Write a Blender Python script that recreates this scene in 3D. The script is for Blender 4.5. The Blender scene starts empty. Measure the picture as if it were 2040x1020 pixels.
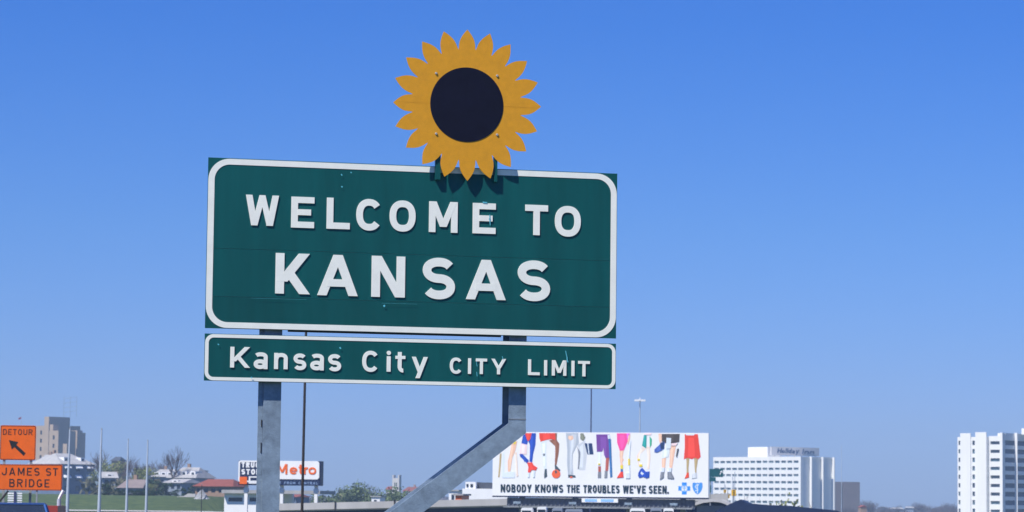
import bpy, bmesh, math, random
from mathutils import Vector, Matrix
R = math.radians
random.seed(7)
scene = bpy.context.scene
COL = scene.collection

# ------------------------------------------------------------------ camera, sky, sun, exposure
FPX = 2040 * 100 / 36.0            # focal length in photograph pixels (100 mm on 36 mm film)
PITCH, ROLL = R(4.954), R(0.623)
CAM = Vector((0, 0, 1.5))
_r = Vector((1, 0, 0)); _f = Vector((0, math.cos(PITCH), math.sin(PITCH))); _u = Vector((0, -math.sin(PITCH), math.cos(PITCH)))
CR = _r * math.cos(ROLL) + _u * math.sin(ROLL)
CU = _u * math.cos(ROLL) - _r * math.sin(ROLL)
CF = _f
cd = bpy.data.cameras.new('camera'); cam = bpy.data.objects.new('camera', cd); COL.objects.link(cam)
m = Matrix.Identity(4)
for i in range(3):
    m[i][0] = CR[i]; m[i][1] = CU[i]; m[i][2] = -CF[i]; m[i][3] = CAM[i]
cam.matrix_world = m
cd.lens = 100; cd.sensor_width = 36; cd.clip_start = 0.2; cd.clip_end = 20000
cd.dof.use_dof = True; cd.dof.focus_distance = 25.2; cd.dof.aperture_fstop = 9.0
scene.camera = cam

SUN_AZ_LEFT, SUN_EL = 45.0, 55.0   # sun: behind the camera, 45 degrees to its left
world = bpy.data.worlds.new('World'); scene.world = world; world.use_nodes = True
nt = world.node_tree; nt.nodes.clear()
sky = nt.nodes.new('ShaderNodeTexSky'); sky.sky_type = 'NISHITA'; sky.sun_disc = False
sky.sun_elevation = R(SUN_EL); sky.sun_rotation = R(180 + SUN_AZ_LEFT)
sky.altitude = 300; sky.air_density = 1.0; sky.dust_density = 0.3; sky.ozone_density = 3.0
tc = nt.nodes.new('ShaderNodeTexCoord'); sep = nt.nodes.new('ShaderNodeSeparateXYZ')
nt.links.new(tc.outputs['Generated'], sep.inputs[0])
ramp = nt.nodes.new('ShaderNodeValToRGB')
nt.links.new(sep.outputs['Z'], ramp.inputs[0])
SKY_TINT = [(0.0, (.345, .455, .88)), (0.035, (.325, .475, .985)), (0.097, (.25, .465, .955)), (0.168, (.158, .418, .985)), (0.3, (.15, .42, 1.06)), (1.0, (.15, .42, 1.06))]
el = ramp.color_ramp.elements
while len(el) > 1: el.remove(el[-1])
el[0].position = SKY_TINT[0][0]; el[0].color = (*SKY_TINT[0][1], 1)
for p_, c_ in SKY_TINT[1:]:
    e_ = el.new(p_); e_.color = (*c_, 1)
mul = nt.nodes.new('ShaderNodeMix'); mul.data_type = 'RGBA'; mul.blend_type = 'MULTIPLY'; mul.inputs['Factor'].default_value = 1
nt.links.new(sky.outputs[0], mul.inputs['A']); nt.links.new(ramp.outputs[0], mul.inputs['B'])
bg = nt.nodes.new('ShaderNodeBackground'); bg.inputs['Strength'].default_value = 0.094
wo = nt.nodes.new('ShaderNodeOutputWorld')
nt.links.new(mul.outputs['Result'], bg.inputs[0]); nt.links.new(bg.outputs[0], wo.inputs[0])

sl = bpy.data.lights.new('sun', 'SUN'); sl.energy = 5.0; sl.angle = R(0.5); sl.color = (1, .95, .88)
sun = bpy.data.objects.new('sun', sl); COL.objects.link(sun)
ce, se = math.cos(R(SUN_EL)), math.sin(R(SUN_EL)); sa, ca = math.sin(R(SUN_AZ_LEFT)), math.cos(R(SUN_AZ_LEFT))
TO_SUN = Vector((-sa * ce, -ca * ce, se))
sun.rotation_euler = TO_SUN.to_track_quat('Z', 'Y').to_euler(); sun.location = (-30, -30, 50)
scene.view_settings.view_transform = 'Standard'; scene.view_settings.look = 'None'
scene.view_settings.exposure = 0.45; scene.view_settings.gamma = 1
scene.view_settings.use_curve_mapping = False

# ------------------------------------------------------------------ helpers
def mat(name, col, rough=0.7, var=0.12, scale=3.0, bump=0.0, bscale=40.0, metal=0.0, spec=0.3, streak=False, var2=None):
    mt = bpy.data.materials.new(name); mt.use_nodes = True
    n = mt.node_tree; b = n.nodes['Principled BSDF']
    b.inputs['Roughness'].default_value = rough; b.inputs['Metallic'].default_value = metal
    b.inputs['Specular IOR Level'].default_value = spec
    t = n.nodes.new('ShaderNodeTexCoord')
    src = t.outputs['Object']
    if streak:
        mp = n.nodes.new('ShaderNodeMapping'); mp.inputs['Scale'].default_value = (1, 1, 0.12)
        n.links.new(src, mp.inputs[0]); src = mp.outputs[0]
    nz = n.nodes.new('ShaderNodeTexNoise'); nz.inputs['Scale'].default_value = scale; nz.inputs['Detail'].default_value = 6
    nz.inputs['Roughness'].default_value = 0.65
    n.links.new(src, nz.inputs[0])
    cr = n.nodes.new('ShaderNodeValToRGB')
    lo = [max(0, c * (1 - var)) for c in col]; hi = [min(1, c * (1 + var)) for c in col]
    if var2: hi = list(var2)
    cr.color_ramp.elements[0].position = .3; cr.color_ramp.elements[0].color = (*lo, 1)
    cr.color_ramp.elements[1].position = .7; cr.color_ramp.elements[1].color = (*hi, 1)
    n.links.new(nz.outputs[0], cr.inputs[0]); n.links.new(cr.outputs[0], b.inputs['Base Color'])
    if bump > 0:
        nb = n.nodes.new('ShaderNodeTexNoise'); nb.inputs['Scale'].default_value = bscale; nb.inputs['Detail'].default_value = 4
        n.links.new(t.outputs['Object'], nb.inputs[0])
        bp = n.nodes.new('ShaderNodeBump'); bp.inputs['Strength'].default_value = bump; bp.inputs['Distance'].default_value = 0.05
        n.links.new(nb.outputs[0], bp.inputs['Height']); n.links.new(bp.outputs[0], b.inputs['Normal'])
    return mt

class MB:
    """collects shapes into one mesh; each face may carry a material index"""
    def __init__(s): s.v = []; s.f = []; s.m = []
    def add(s, vs, fs, mi=0):
        o = len(s.v); s.v += [tuple(v) for v in vs]
        for f in fs: s.f.append([i + o for i in f]); s.m.append(mi)
    def box(s, x0, x1, y0, y1, z0, z1, mi=0):
        if x0 > x1: x0, x1 = x1, x0
        if y0 > y1: y0, y1 = y1, y0
        if z0 > z1: z0, z1 = z1, z0
        s.add([(x0,y0,z0),(x1,y0,z0),(x1,y1,z0),(x0,y1,z0),(x0,y0,z1),(x1,y0,z1),(x1,y1,z1),(x0,y1,z1)],
              [(0,3,2,1),(4,5,6,7),(0,1,5,4),(1,2,6,5),(2,3,7,6),(3,0,4,7)], mi)
        return s
    def prism(s, pts, yf, yb, mi=0, back=True):
        """outline in (x,z) pushed from the viewer side yf to yb"""
        a = sum(pts[i][0]*pts[(i+1)%len(pts)][1]-pts[(i+1)%len(pts)][0]*pts[i][1] for i in range(len(pts)))
        if a < 0: pts = pts[::-1]
        n = len(pts)
        vs = [(p[0], yf, p[1]) for p in pts] + [(p[0], yb, p[1]) for p in pts]
        fs = [tuple(range(n))]
        fs += [(i, n+i, n+(i+1)%n, (i+1)%n) for i in range(n)]
        if back: fs.append(tuple(range(2*n-1, n-1, -1)))
        s.add(vs, fs, mi); return s
    def xprism(s, pts, x0, x1, mi=0):
        """outline in (y,z) pushed along x"""
        n = len(pts)
        vs = [(x0, p[0], p[1]) for p in pts] + [(x1, p[0], p[1]) for p in pts]
        s.add(vs, [tuple(range(n)), tuple(range(2*n-1, n-1, -1))] + [(i, (i+1)%n, n+(i+1)%n, n+i) for i in range(n)], mi); return s
    def stroke(s, pts, t, yf, yb, closed=False, mi=0):
        """thick polyline in (x,z)"""
        n = len(pts); L = []; Rr = []
        for i in range(n):
            if closed: a, b = pts[i-1], pts[(i+1) % n]
            else: a, b = pts[max(0, i-1)], pts[min(n-1, i+1)]
            dx, dz = b[0]-a[0], b[1]-a[1]; l = math.hypot(dx, dz) or 1
            nx, nz = -dz/l*t/2, dx/l*t/2
            L.append((pts[i][0]+nx, pts[i][1]+nz)); Rr.append((pts[i][0]-nx, pts[i][1]-nz))
        vs = []
        for l, r in zip(L, Rr):
            vs += [(l[0], yf, l[1]), (r[0], yf, r[1]), (l[0], yb, l[1]), (r[0], yb, r[1])]
        fs = []
        for i in range(n if closed else n-1):
            a = 4*i; b = 4*((i+1) % n)
            fs += [(a, a+1, b+1, b), (a, b, b+2, a+2), (a+1, a+3, b+3, b+1)]
        if not closed: fs += [(0, 2, 3, 1), (4*n-4, 4*n-3, 4*n-1, 4*n-2)]
        s.add(vs, fs, mi); return s
    def tube(s, p0, p1, r0, r1=None, n=6, cap=True, mi=0):
        if r1 is None: r1 = r0
        p0 = Vector(p0); p1 = Vector(p1); d = (p1-p0)
        if d.length < 1e-9: return s
        d.normalize(); a = Vector((0, 0, 1)) if abs(d.z) < .9 else Vector((1, 0, 0))
        u = d.cross(a).normalized(); w = d.cross(u)
        vs = []
        for p, r in ((p0, r0), (p1, r1)):
            for k in range(n):
                an = 2*math.pi*k/n; vs.append(p + (u*math.cos(an)+w*math.sin(an))*r)
        fs = [(k, (k+1) % n, n+(k+1) % n, n+k) for k in range(n)]
        if cap: fs += [tuple(range(n-1, -1, -1)), tuple(range(n, 2*n))]
        s.add(vs, fs, mi); return s
    def mesh(s, name, mats, recalc=True, smooth=False):
        me = bpy.data.meshes.new(name); me.from_pydata(s.v, [], s.f)
        for mm in (mats if isinstance(mats, (list, tuple)) else [mats]): me.materials.append(mm)
        me.polygons.foreach_set('material_index', s.m)
        if recalc:
            bm = bmesh.new(); bm.from_mesh(me); bmesh.ops.recalc_face_normals(bm, faces=bm.faces); bm.to_mesh(me); bm.free()
        if smooth: me.polygons.foreach_set('use_smooth', [True]*len(me.polygons))
        me.update(); return me
    def obj(s, name, mats, parent=None, recalc=True, smooth=False, loc=None):
        return link(name, s.mesh(name, mats, recalc, smooth), parent, loc)

def link(name, me, parent=None, loc=None):
    o = bpy.data.objects.new(name, me); COL.objects.link(o)
    if parent is not None: o.parent = parent
    if loc is not None: o.location = loc
    return o
def tag(o, label=None, cat=None, group=None, kind=None):
    if label: o['label'] = label
    if cat: o['category'] = cat
    if group: o['group'] = group
    if kind: o['kind'] = kind
    return o
def ray(px, py): return CR*((px-1020)/FPX) + CU*((510-py)/FPX) + CF
def at(px, py, d):
    v = ray(px, py); return CAM + v*(d/v.y)
def horizon(px): return 510 + FPX*math.tan(PITCH) + (px-1020)*math.tan(ROLL)
class Fr:
    """an Empty at a thing's base; local x runs along its front, local -y faces the viewer"""
    def __init__(s, name, label, cat, px, d, yaw=0, zb=-7.0, group=None, xyz=None):
        o = xyz if xyz else at(px, horizon(px), d); s.o = Vector((o[0], o[1], zb)); s.y = R(yaw)
        s.ax = Vector((math.cos(s.y), math.sin(s.y), 0)); s.n = Vector((math.sin(s.y), -math.cos(s.y), 0))
        s.e = bpy.data.objects.new(name, None); COL.objects.link(s.e)
        s.e.location = s.o; s.e.rotation_euler = (0, 0, s.y); s.e.empty_display_size = .3
        tag(s.e, label, cat, group)
    def uv(s, px, py, off=0.0):
        v = ray(px, py); t = (s.o + s.n*off - CAM).dot(s.n)/v.dot(s.n); q = CAM + v*t - s.o
        return (q.dot(s.ax), q.z)
    def side(s, px, py, xs=0.0):
        v = ray(px, py); t = (s.o + s.ax*xs - CAM).dot(s.ax)/v.dot(s.ax); q = CAM + v*t - s.o
        return (-q.dot(s.n), q.z)
def copy_tree(o, parent=None, name=None):
    c = o.copy(); COL.objects.link(c)
    if parent is not None: c.parent = parent
    for ch in o.children: copy_tree(ch, c)
    return c
def rrect(x0, x1, z0, z1, r, n=8):
    pts = []
    for cx, cz, a in ((x1-r, z1-r, 0), (x0+r, z1-r, 90), (x0+r, z0+r, 180), (x1-r, z0+r, 270)):
        for k in range(n+1):
            an = R(a + 90*k/n); pts.append((cx+r*math.cos(an), cz+r*math.sin(an)))
    return pts
def ring(mb, outer, inner, yf, yb, mi=0):
    n = len(outer); vs = []
    for p, q in zip(outer, inner): vs += [(p[0], yf, p[1]), (q[0], yf, q[1]), (p[0], yb, p[1]), (q[0], yb, q[1])]
    fs = []
    for i in range(n):
        a = 4*i; b = 4*((i+1) % n)
        fs += [(a, b, b+1, a+1), (a, a+2, b+2, b), (a+1, b+1, b+3, a+3)]
    mb.add(vs, fs, mi)
def arc(cx, cz, rx, rz, a0, a1, n=14, p=2.0):
    out = []
    for k in range(n+1):
        a = R(a0+(a1-a0)*k/n); c, s_ = math.cos(a), math.sin(a)
        out.append((cx+rx*math.copysign(abs(c)**(2/p), c), cz+rz*math.copysign(abs(s_)**(2/p), s_)))
    return out

# ---- a road-sign alphabet drawn as strokes
WID = dict(A=.82, B=.72, C=.70, D=.72, E=.64, F=.62, G=.72, H=.74, I=.20, J=.64, K=.76, L=.62, M=.86, N=.76, O=.74, P=.7, R=.74,
           S=.70, T=.68, U=.72, V=.80, W=.98, X=.78, Y=.78, a=.56, c=.5, d=.56, e=.56, i=.2, l=.2, n=.54, o=.56, r=.4, s=.54, t=.44, y=.64)
WID["'"] = .2; WID['.'] = .2; WID['-'] = .4
def glyph(mb, ch, x, z, W, H, t, yf, yb, eps=.0004, mi=0, sh=0.0):
    """one letter in the box x..x+W, z..z+H; overlapping strokes are stepped by eps"""
    S = [0]
    def T(p): return (x+p[0]+sh*p[1], z+p[1])
    def poly(pts): mb.prism([T(p) for p in pts], yf-S[0]*eps, yb, mi, back=False); S[0] += 1
    def rect(x0, z0, x1, z1): poly([(x0, z0), (x1, z0), (x1, z1), (x0, z1)])
    def path(pts, closed=False): mb.stroke([T(p) for p in pts], t, yf-S[0]*eps, yb, closed, mi); S[0] += 1
    def dia(xa, za, xb, zb, w=1.0):      # diagonal, its ends cut level; xa/xb are centres
        l = math.hypot(xb-xa, zb-za); a = t*w/2*l/max(1e-6, abs(zb-za)); a = min(a, t*.95)
        poly([(xa-a, za), (xa+a, za), (xb+a, zb), (xb-a, zb)])
    h = t/2; a = t*.56
    if ch == 'A':
        dia(a, 0, W/2, H); dia(W-a, 0, W/2, H); rect(W*.24, H*.22, W*.76, H*.22+t*.85)
    elif ch == 'B':
        rect(0, 0, t, H); path([(t*.8, H-h), (W*.5, H-h)] + arc(W*.55, H*.75-h/4, W*.40-h, H*.25-h*.75, 90, -90) + [(t*.8, H/2)])
        path([(t*.8, H*.5)] + arc(W*.58, H*.25+h/4, W*.42-h, H*.25-h*.75+h*.5, 90, -90) + [(t*.8, h)])
    elif ch in 'Cc': path(arc(W/2, H/2, W/2-h, H/2-h, 38, 322, 30, 2.3))
    elif ch == 'D': rect(0, 0, t, H); path([(t*.8, H-h), (W*.4, H-h)] + arc(W*.45, H/2, W*.55-h, H/2-h, 90, -90, 18, 2.3) + [(t*.8, h)])
    elif ch == 'E': rect(0, 0, t, H); rect(t, 0, W, t*.92); rect(t, H-t*.92, W, H); rect(t, H*.5-t*.42, W*.86, H*.5+t*.46)
    elif ch == 'F': rect(0, 0, t, H); rect(t, H-t*.92, W, H); rect(t, H*.5-t*.42, W*.86, H*.5+t*.46)
    elif ch == 'G': path(arc(W/2, H/2, W/2-h, H/2-h, 40, 340, 30, 2.3)); rect(W*.52, H*.36, W, H*.36+t*.9); rect(W-t, H*.12, W, H*.37)
    elif ch == 'H': rect(0, 0, t, H); rect(W-t, 0, W, H); rect(t, H/2-t*.45, W-t, H/2+t*.45)
    elif ch in 'Il': rect(W/2-h, 0, W/2+h, H)
    elif ch == 'J': path([(W-h, H), (W-h, H*.4)] + arc(W/2, H*.36, W/2-h, H*.36-h, 0, -180, 14, 2.2))
    elif ch == 'K':
        rect(0, 0, t, H); dia(t*.75, H*.30, W-a*1.15, H); dia(W*.40, H*.52, W-a*1.0, 0)
    elif ch == 'L': rect(0, 0, t, H); rect(t, 0, W, t*.95)
    elif ch == 'M':
        rect(0, 0, t, H); rect(W-t, 0, W, H); dia(W/2, H*.18, t*.62, H, .95); dia(W/2, H*.18, W-t*.62, H, .95)
    elif ch == 'N': rect(0, 0, t, H); rect(W-t, 0, W, H); dia(t*.58, H, W-t*.58, 0, .98)
    elif ch in 'Oo': path(arc(W/2, H/2, W/2-h, H/2-h, 0, 360, 40, 2.35)[:-1], True)
    elif ch in 'PR':
        rect(0, 0, t, H); path([(t*.8, H-h), (W*.5, H-h)] + arc(W*.55, H*.72, W*.45-h, H*.28-h, 90, -90) + [(t*.8, H*.44+h)])
        if ch == 'R': dia(W*.48, H*.46, W-a, 0)
    elif ch in 'Ss':
        rz = (H-t)/4; rx = W/2-h
        path(arc(W/2, H/2+rz, rx, rz, 28, 262, 20, 2.15) + arc(W/2, H/2-rz, rx, rz, 82, -152, 20, 2.15))
    elif ch == 'T': rect(0, H-t*.95, W, H); rect(W/2-h, 0, W/2+h, H-t*.95)
    elif ch == 'U': path([(h, H), (h, H*.4)] + arc(W/2, H*.36, W/2-h, H*.36-h, 180, 360, 16, 2.2) + [(W-h, H*.4), (W-h, H)])
    elif ch == 'V': dia(a, H, W/2, 0); dia(W-a, H, W/2, 0)
    elif ch == 'W':
        dia(a*.85, H, W*.27, 0, .95); dia(W/2, H, W*.27, 0, .85); dia(W/2, H, W*.73, 0, .85); dia(W-a*.85, H, W*.73, 0, .95)
    elif ch == 'X': dia(a, H, W-a, 0); dia(W-a, H, a, 0)
    elif ch == 'Y': rect(W/2-h, 0, W/2+h, H*.44); dia(a, H, W/2, H*.36); dia(W-a, H, W/2, H*.36)
    elif ch == 'a':
        path(arc(W/2, H*.72, W/2-h, H*.28-h, 150, 0, 12, 2.2) + [(W-h, H*.5), (W-h, 0)])
        path(arc(W*.46, H*.29, W*.46-h, H*.29-h, 0, 360, 24, 2.2)[:-1], True)
    elif ch == 'd': rect(W-t, 0, W, H); path(arc(W*.47, H*.35, W*.47-h, H*.35-h, 0, 360, 24)[:-1], True)
    elif ch == 'e': path(arc(W/2, H/2, W/2-h, H/2-h, 0, 320, 26, 2.2)); rect(h, H*.5-t*.4, W-h*.5, H*.5+t*.4)
    elif ch == 'i':
        rect(W/2-h, 0, W/2+h, H*.74); poly(arc(W/2, H-h*1.05, h*1.1, h*1.1, 0, 330, 11))
    elif ch == 'n': rect(0, 0, t, H); path([(t*.6, H*.62)] + arc(W/2+h*.1, H*.66, W/2-h*1.1, H*.34-h, 165, 0, 12, 2.2) + [(W-h, 0)])
    elif ch == 'r': rect(0, 0, t, H); path(arc(W*.75, H*.6, W*.75-h, H*.4-h, 175, 60, 10))
    elif ch == 't':
        path([(W*.42, H), (W*.42, H*.3)] + arc(W*.42+W*.3, H*.28, W*.3, H*.28-h, 180, 280, 8)); rect(0, H*.66, W*.96, H*.66+t*.8)
    elif ch == 'y': dia(a, H, W/2, H*.3); dia(W-a, H, W*.38, 0)
    elif ch == "'": rect(W/2-h, H*.68, W/2+h, H)
    elif ch == '.': rect(W/2-h, 0, W/2+h, t*1.1)
    elif ch == '-': rect(0, H*.42, W, H*.42+t)
def line(mb, s, x0, x1, z0, z1, t, yf, yb, gap=.24, space=.5, eps=.0004, mi=0, sh=0.0, low=.72):
    """a line of writing fitted between x0 and x1"""
    H = z1-z0; tot = 0
    for i, c in enumerate(s): tot += (space if c == ' ' else WID[c]) + (gap if i < len(s)-1 else 0)
    k = (x1-x0)/tot; x = x0
    for c in s:
        if c == ' ': x += (space+gap)*k; continue
        hh = H*(low if c in 'aceonrs' else 1.0); z = z0
        if c == 'y': z = z0-H*.28; hh = H
        if c == 't': hh = H*.9
        if c != ' ': glyph(mb, c, x, z, WID[c]*k, hh, t, yf, yb, eps, mi, sh)
        x += (WID[c]+gap)*k

# ------------------------------------------------------------------ materials
M = {}
M['green'] = mat('sign_green_sheeting', (.0026, .086, .084),   .45, .18, 5, .04, 300, spec=.3, streak=True)
M['green_b'] = mat('sign_green_sheeting_faded', (.0030, .080, .078), .45, .18, 4, .04, 300, spec=.3, streak=True)
M['signwhite'] = mat('button_copy_white', (.90, .90, .80), .4, .05, 7, .03, 200)
M['galv'] = mat('galvanised_steel', (.215, .285, .36), .62, .28, 9, .10, 70, metal=.0, streak=False, spec=.4)
M['galv2'] = mat('weathered_galvanised_steel', (.25, .27, .29), .6, .25, 5, .1, 60)
M['yellow'] = mat('sunflower_yellow', (.72, .325, .016), .5, .07, 16, .03, 200)
M['disc'] = mat('sunflower_dark_blue', (.006, .007, .020), .6, .2, 10, spec=.15)
M['bolt'] = mat('bright_bolt', (.36, .36, .34), .4, .1, 5)
M['scratch'] = mat('scratched_sheeting', (.12, .50, .60), .5, .3, 30)
M['orange'] = mat('orange_sheeting', (.80, .135, .010), .45, .10, 3)
M['black'] = mat('black_print', (.018, .018, .02), .6, .2, 5)
M['navy'] = mat('navy_paint', (.012, .024, .07), .5, .2, 2)
M['bbwhite'] = mat('billboard_paper_white', (.77, .78, .79), .6, .03, .6)
M['white'] = mat('white_paint', (.78, .79, .79), .6, .05, .5)
M['hotel'] = mat('hotel_white_concrete', (.76, .76, .73), .7, .06, .25, streak=True)
M['glass'] = mat('tinted_window_glass', (.05, .10, .13), .15, .3, .4, spec=.6)
M['glassd'] = mat('dark_window_glass', (.02, .03, .05), .2, .3, .4, spec=.6)
M['glass2'] = mat('window_glass_with_curtain', (.16, .22, .24), .3, .3, .4, spec=.5)
M['glass3'] = mat('window_glass_mid', (.08, .14, .17), .2, .3, .4, spec=.5)
M['conc'] = mat('pale_concrete', (.46, .45, .43), .85, .12, .5, streak=True)
M['concd'] = mat('grey_concrete', (.25, .25, .25), .85, .15, .5)
M['asphalt'] = mat('asphalt', (.05, .05, .052), .9, .25, 3, .3, 60)
M['paintw'] = mat('road_paint_white', (.7, .7, .68), .8, .1, 8)
M['grass'] = mat('mown_grass', (.022, .065, .018), .95, .35, .8, .5, 3, var2=(.095, .13, .04))
M['ground'] = mat('dry_grass_ground', (.12, .12, .06), .95, .35, .02, .4, 1, var2=(.10, .14, .06))
M['brickt'] = mat('buff_brick', (.36, .28, .20), .85, .12, .1)
M['brickg'] = mat('grey_brown_brick', (.125, .095, .085), .85, .12, .2)
M['roofgrey'] = mat('pale_grey_shingles', (.33, .33, .33), .85, .18, .6)
M['roofbrown'] = mat('faded_brown_shingles', (.20, .165, .16), .85, .15, .6)
M['roofdark'] = mat('dark_shingles', (.06, .07, .09), .8, .2, .4)
M['tile'] = mat('red_roof_tiles', (.21, .062, .045), .8, .15, .8)
M['bluewall'] = mat('slate_blue_siding', (.10, .14, .22), .8, .12, .5)
M['greywall'] = mat('grey_siding', (.22, .26, .33), .8, .15, .5)
M['tanwall'] = mat('tan_brick_wall', (.30, .20, .14), .85, .15, .5)
M['bark'] = mat('grey_bark', (.14, .10, .095), .9, .2, 1)
M['twig'] = mat('bare_twigs', (.10, .068, .062), .9, .25, .3)
M['leafy'] = mat('spring_leaves_yellow_green', (.15, .19, .06), .8, .3, .3, var2=(.22, .24, .08))
M['leafg'] = mat('fresh_green_leaves', (.07, .12, .045), .8, .3, .3, var2=(.13, .17, .07))
M['leafd'] = mat('dark_evergreen_leaves', (.025, .055, .03), .8, .3, .3)
M['polelt'] = mat('brushed_pole_steel', (.38, .44, .52), .5, .12, 1)
M['poledk'] = mat('dark_bronze_pole', (.035, .03, .03), .6, .2, 3)
M['bluepole'] = mat('navy_pole', (.04, .05, .12), .6, .2, 3)
M['carblue'] = mat('blue_car_paint', (.04, .10, .28), .25, .05, 1, spec=.6)
M['carred'] = mat('dull_red_paint', (.32, .045, .035), .4, .1, 1)
M['tyre'] = mat('tyre_rubber', (.02, .02, .02), .9, .1, 3)
M['lamp'] = mat('lamp_glass', (.8, .78, .7), .3, .05, 3)
M['tlight'] = mat('red_lens', (.45, .02, .02), .3, .1, 3)
M['sigy'] = mat('signal_yellow', (.78, .45, .02), .5, .1, 2)
M['rubble'] = mat('white_rubble', (.26, .27, .28), .9, .3, 1)
M['shadegrey'] = mat('catwalk_grey_paint', (.13, .145, .17), .7, .35, 1.5)
M['red'] = mat('print_red', (.72, .06, .035), .6, .08, .6)
M['teal'] = mat('traffic_sign_teal', (.01, .09, .11), .5, .2, 1)
M['signgrey'] = mat('grey_roof_sign_board', (.58, .57, .55), .7, .08, .2)
M['script'] = mat('dark_blue_letters', (.02, .045, .12), .6, .1, 1)
M['shadow_recess'] = mat('balcony_recess_painted_shade', (.045, .07, .13), .9, .15, .3)  # dark colour stands in for the shade inside the balconies
M['flag'] = mat('flag_red', (.28, .03, .07), .8, .2, 2)

# ------------------------------------------------------------------ ground, road, path
def sm(a, b, x):
    t = min(1, max(0, (x-a)/(b-a))); return t*t*(3-2*t)
def height(x, y):
    near = (1-sm(112, 150, y))*sm(-46, -24, x)*(1-sm(9, 30, x))
    z = -7 + 7*near
    if y > 300:
        left = 1-sm(-.100*y, -.082*y, x)                       # the bluff on the left
        b = -.35 + 2.3*sm(388, 445, y) + .0016*max(0, y-445)
        b = -7 + (b+7)*sm(300, 385, y)
        z = max(z, -7+(b+7)*left)
    z += 3.0*sm(1500, 3300, y)
    return z
xs = [-900, -700, -520, -400, -320, -260] + [-220+i*8 for i in range(24)] + [-26+i*4 for i in range(18)] + [50, 65, 85, 110, 140, 180, 230, 300, 380, 480, 600, 800, 950]
ys = [-60, -30, 0, 20, 40, 60, 80, 100] + [112+i*5 for i in range(9)] + [180, 220, 260, 300, 330, 360] + [385+i*7 for i in range(11)] + [500, 560, 640, 740, 860, 1000, 1200, 1500, 1900, 2300, 2700, 3100, 3500]
mb = MB()
for y in ys:
    for x in xs: mb.v.append((x, y, height(x, y)))
nx = len(xs)
gm = []
for j in range(len(ys)-1):
    for i in range(nx-1):
        mb.f.append((j*nx+i, j*nx+i+1, (j+1)*nx+i+1, (j+1)*nx+i))
        cx, cy = (xs[i]+xs[i+1])/2, (ys[j]+ys[j+1])/2
        mb.m.append(1 if (cy < 150 or (cy > 300 and cx < -.08*cy and cy < 700)) else 0)
g = mb.obj('ground', [M['ground'], M['grass']], recalc=False, smooth=True); tag(g, kind='structure')
def ribbon(name, cen, half, z, mt, y0, y1, step=5):
    q = MB(); y = y0; rows = []
    while y <= y1+.01:
        rows.append(y); y += step
    for y in rows:
        c = cen(y); q.v += [(c-half, y, z(c, y)), (c+half, y, z(c, y))]
    for i in range(len(rows)-1): q.f.append((2*i, 2*i+1, 2*i+3, 2*i+2)); q.m.append(0)
    return q.obj(name, mt, recalc=False)
cen = lambda y: -6.2-6*min(max(y, 0)/75, 1)
tag(ribbon('road', cen, 3.9, lambda x, y: .012, M['asphalt'], -55, 110), kind='structure')
tag(ribbon('road_edge_marking', lambda y: cen(y)+3.5, .06, lambda x, y: .017, M['paintw'], -55, 110), kind='structure')
tag(ribbon('road_edge_marking', lambda y: cen(y)-3.5, .06, lambda x, y: .017, M['paintw'], -55, 110), kind='structure')
q = MB()   # the pale lane at the foot of the grass bank
for i in range(38):
    x = -130+i*2.6
    q.v += [(x, 389, height(x, 389)+.10), (x, 394, height(x, 394)+.14)]
    if i: q.f.append((2*i-2, 2*i, 2*i+1, 2*i-1)); q.m.append(0)
tag(q.obj('path', M['conc'], recalc=False), kind='structure')

# ------------------------------------------------------------------ the welcome sign
S = Fr('welcome_sign', 'tall green state welcome sign on two steel posts, topped by a big yellow sunflower', 'road sign', 0, 0, 14.036, 0,
       xyz=(-2.649, 24.568, 0))
root = S.e
W0 = 3.70; ZB = 1.475+1.5; ZT = ZB+1.487            # main panel bottom / top
LB, LT = ZB-.0465-.4075, ZB-.0465                    # lower panel
mp = MB().box(0.004, W0-.004, .006, .030, ZB+.004, ZT-.004).obj('main_panel', M['galv2'], root)
seams = [S.uv(820, 507)[1], S.uv(820, 601)[1]]
for i, (a, b) in enumerate(((ZB, seams[1]), (seams[1], seams[0]), (seams[0], ZT))):
    MB().box(0, W0, 0, .006, a+(.0012 if i else 0), b-(.0012 if i < 2 else 0)).obj('face_sheet', M['green' if i != 0 else 'green_b'], mp)
b_ = MB(); o1 = rrect(.004, W0-.004, ZB+.006, ZT-.006, .185, 12); o2 = rrect(.004+.054, W0-.004-.054, ZB+.006+.050, ZT-.006-.050, .135, 12)
ring(b_, o1, o2, -.003, .0); b_.obj('border', M['signwhite'], mp)
lp = MB().box(.004, W0-.004, .006, .026, LB+.004, LT-.004).obj('city_limit_panel', M['galv2'], root)
MB().box(0, W0, 0, .006, LB, LT).obj('face_sheet', M['green'], lp)
b_ = MB(); ring(b_, rrect(.004, W0-.004, LB+.004, LT-.004, .072, 8), rrect(.004+.031, W0-.004-.031, LB+.004+.029, LT-.004-.029, .045, 8), -.003, 0)
b_.obj('border', M['signwhite'], lp)
def letters(par, rows, tk):
    for ch, x0, x1, y0, y1 in rows:
        c = (x0+x1)/2, (y0+y1)/2
        (ux0, _), (ux1, _) = S.uv(x0, c[1]), S.uv(x1, c[1]); (_, z1), (_, z0) = S.uv(c[0], y0), S.uv(c[0], y1)
        k = .982; dz = (z1-z0)*(1-.955)/2
        q = MB(); glyph(q, ch, ux0, z0+dz, ux1-ux0, (z1-z0)-2*dz, tk, -.0075, -.0005)
        q.obj('letter', M['signwhite'], par)
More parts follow.
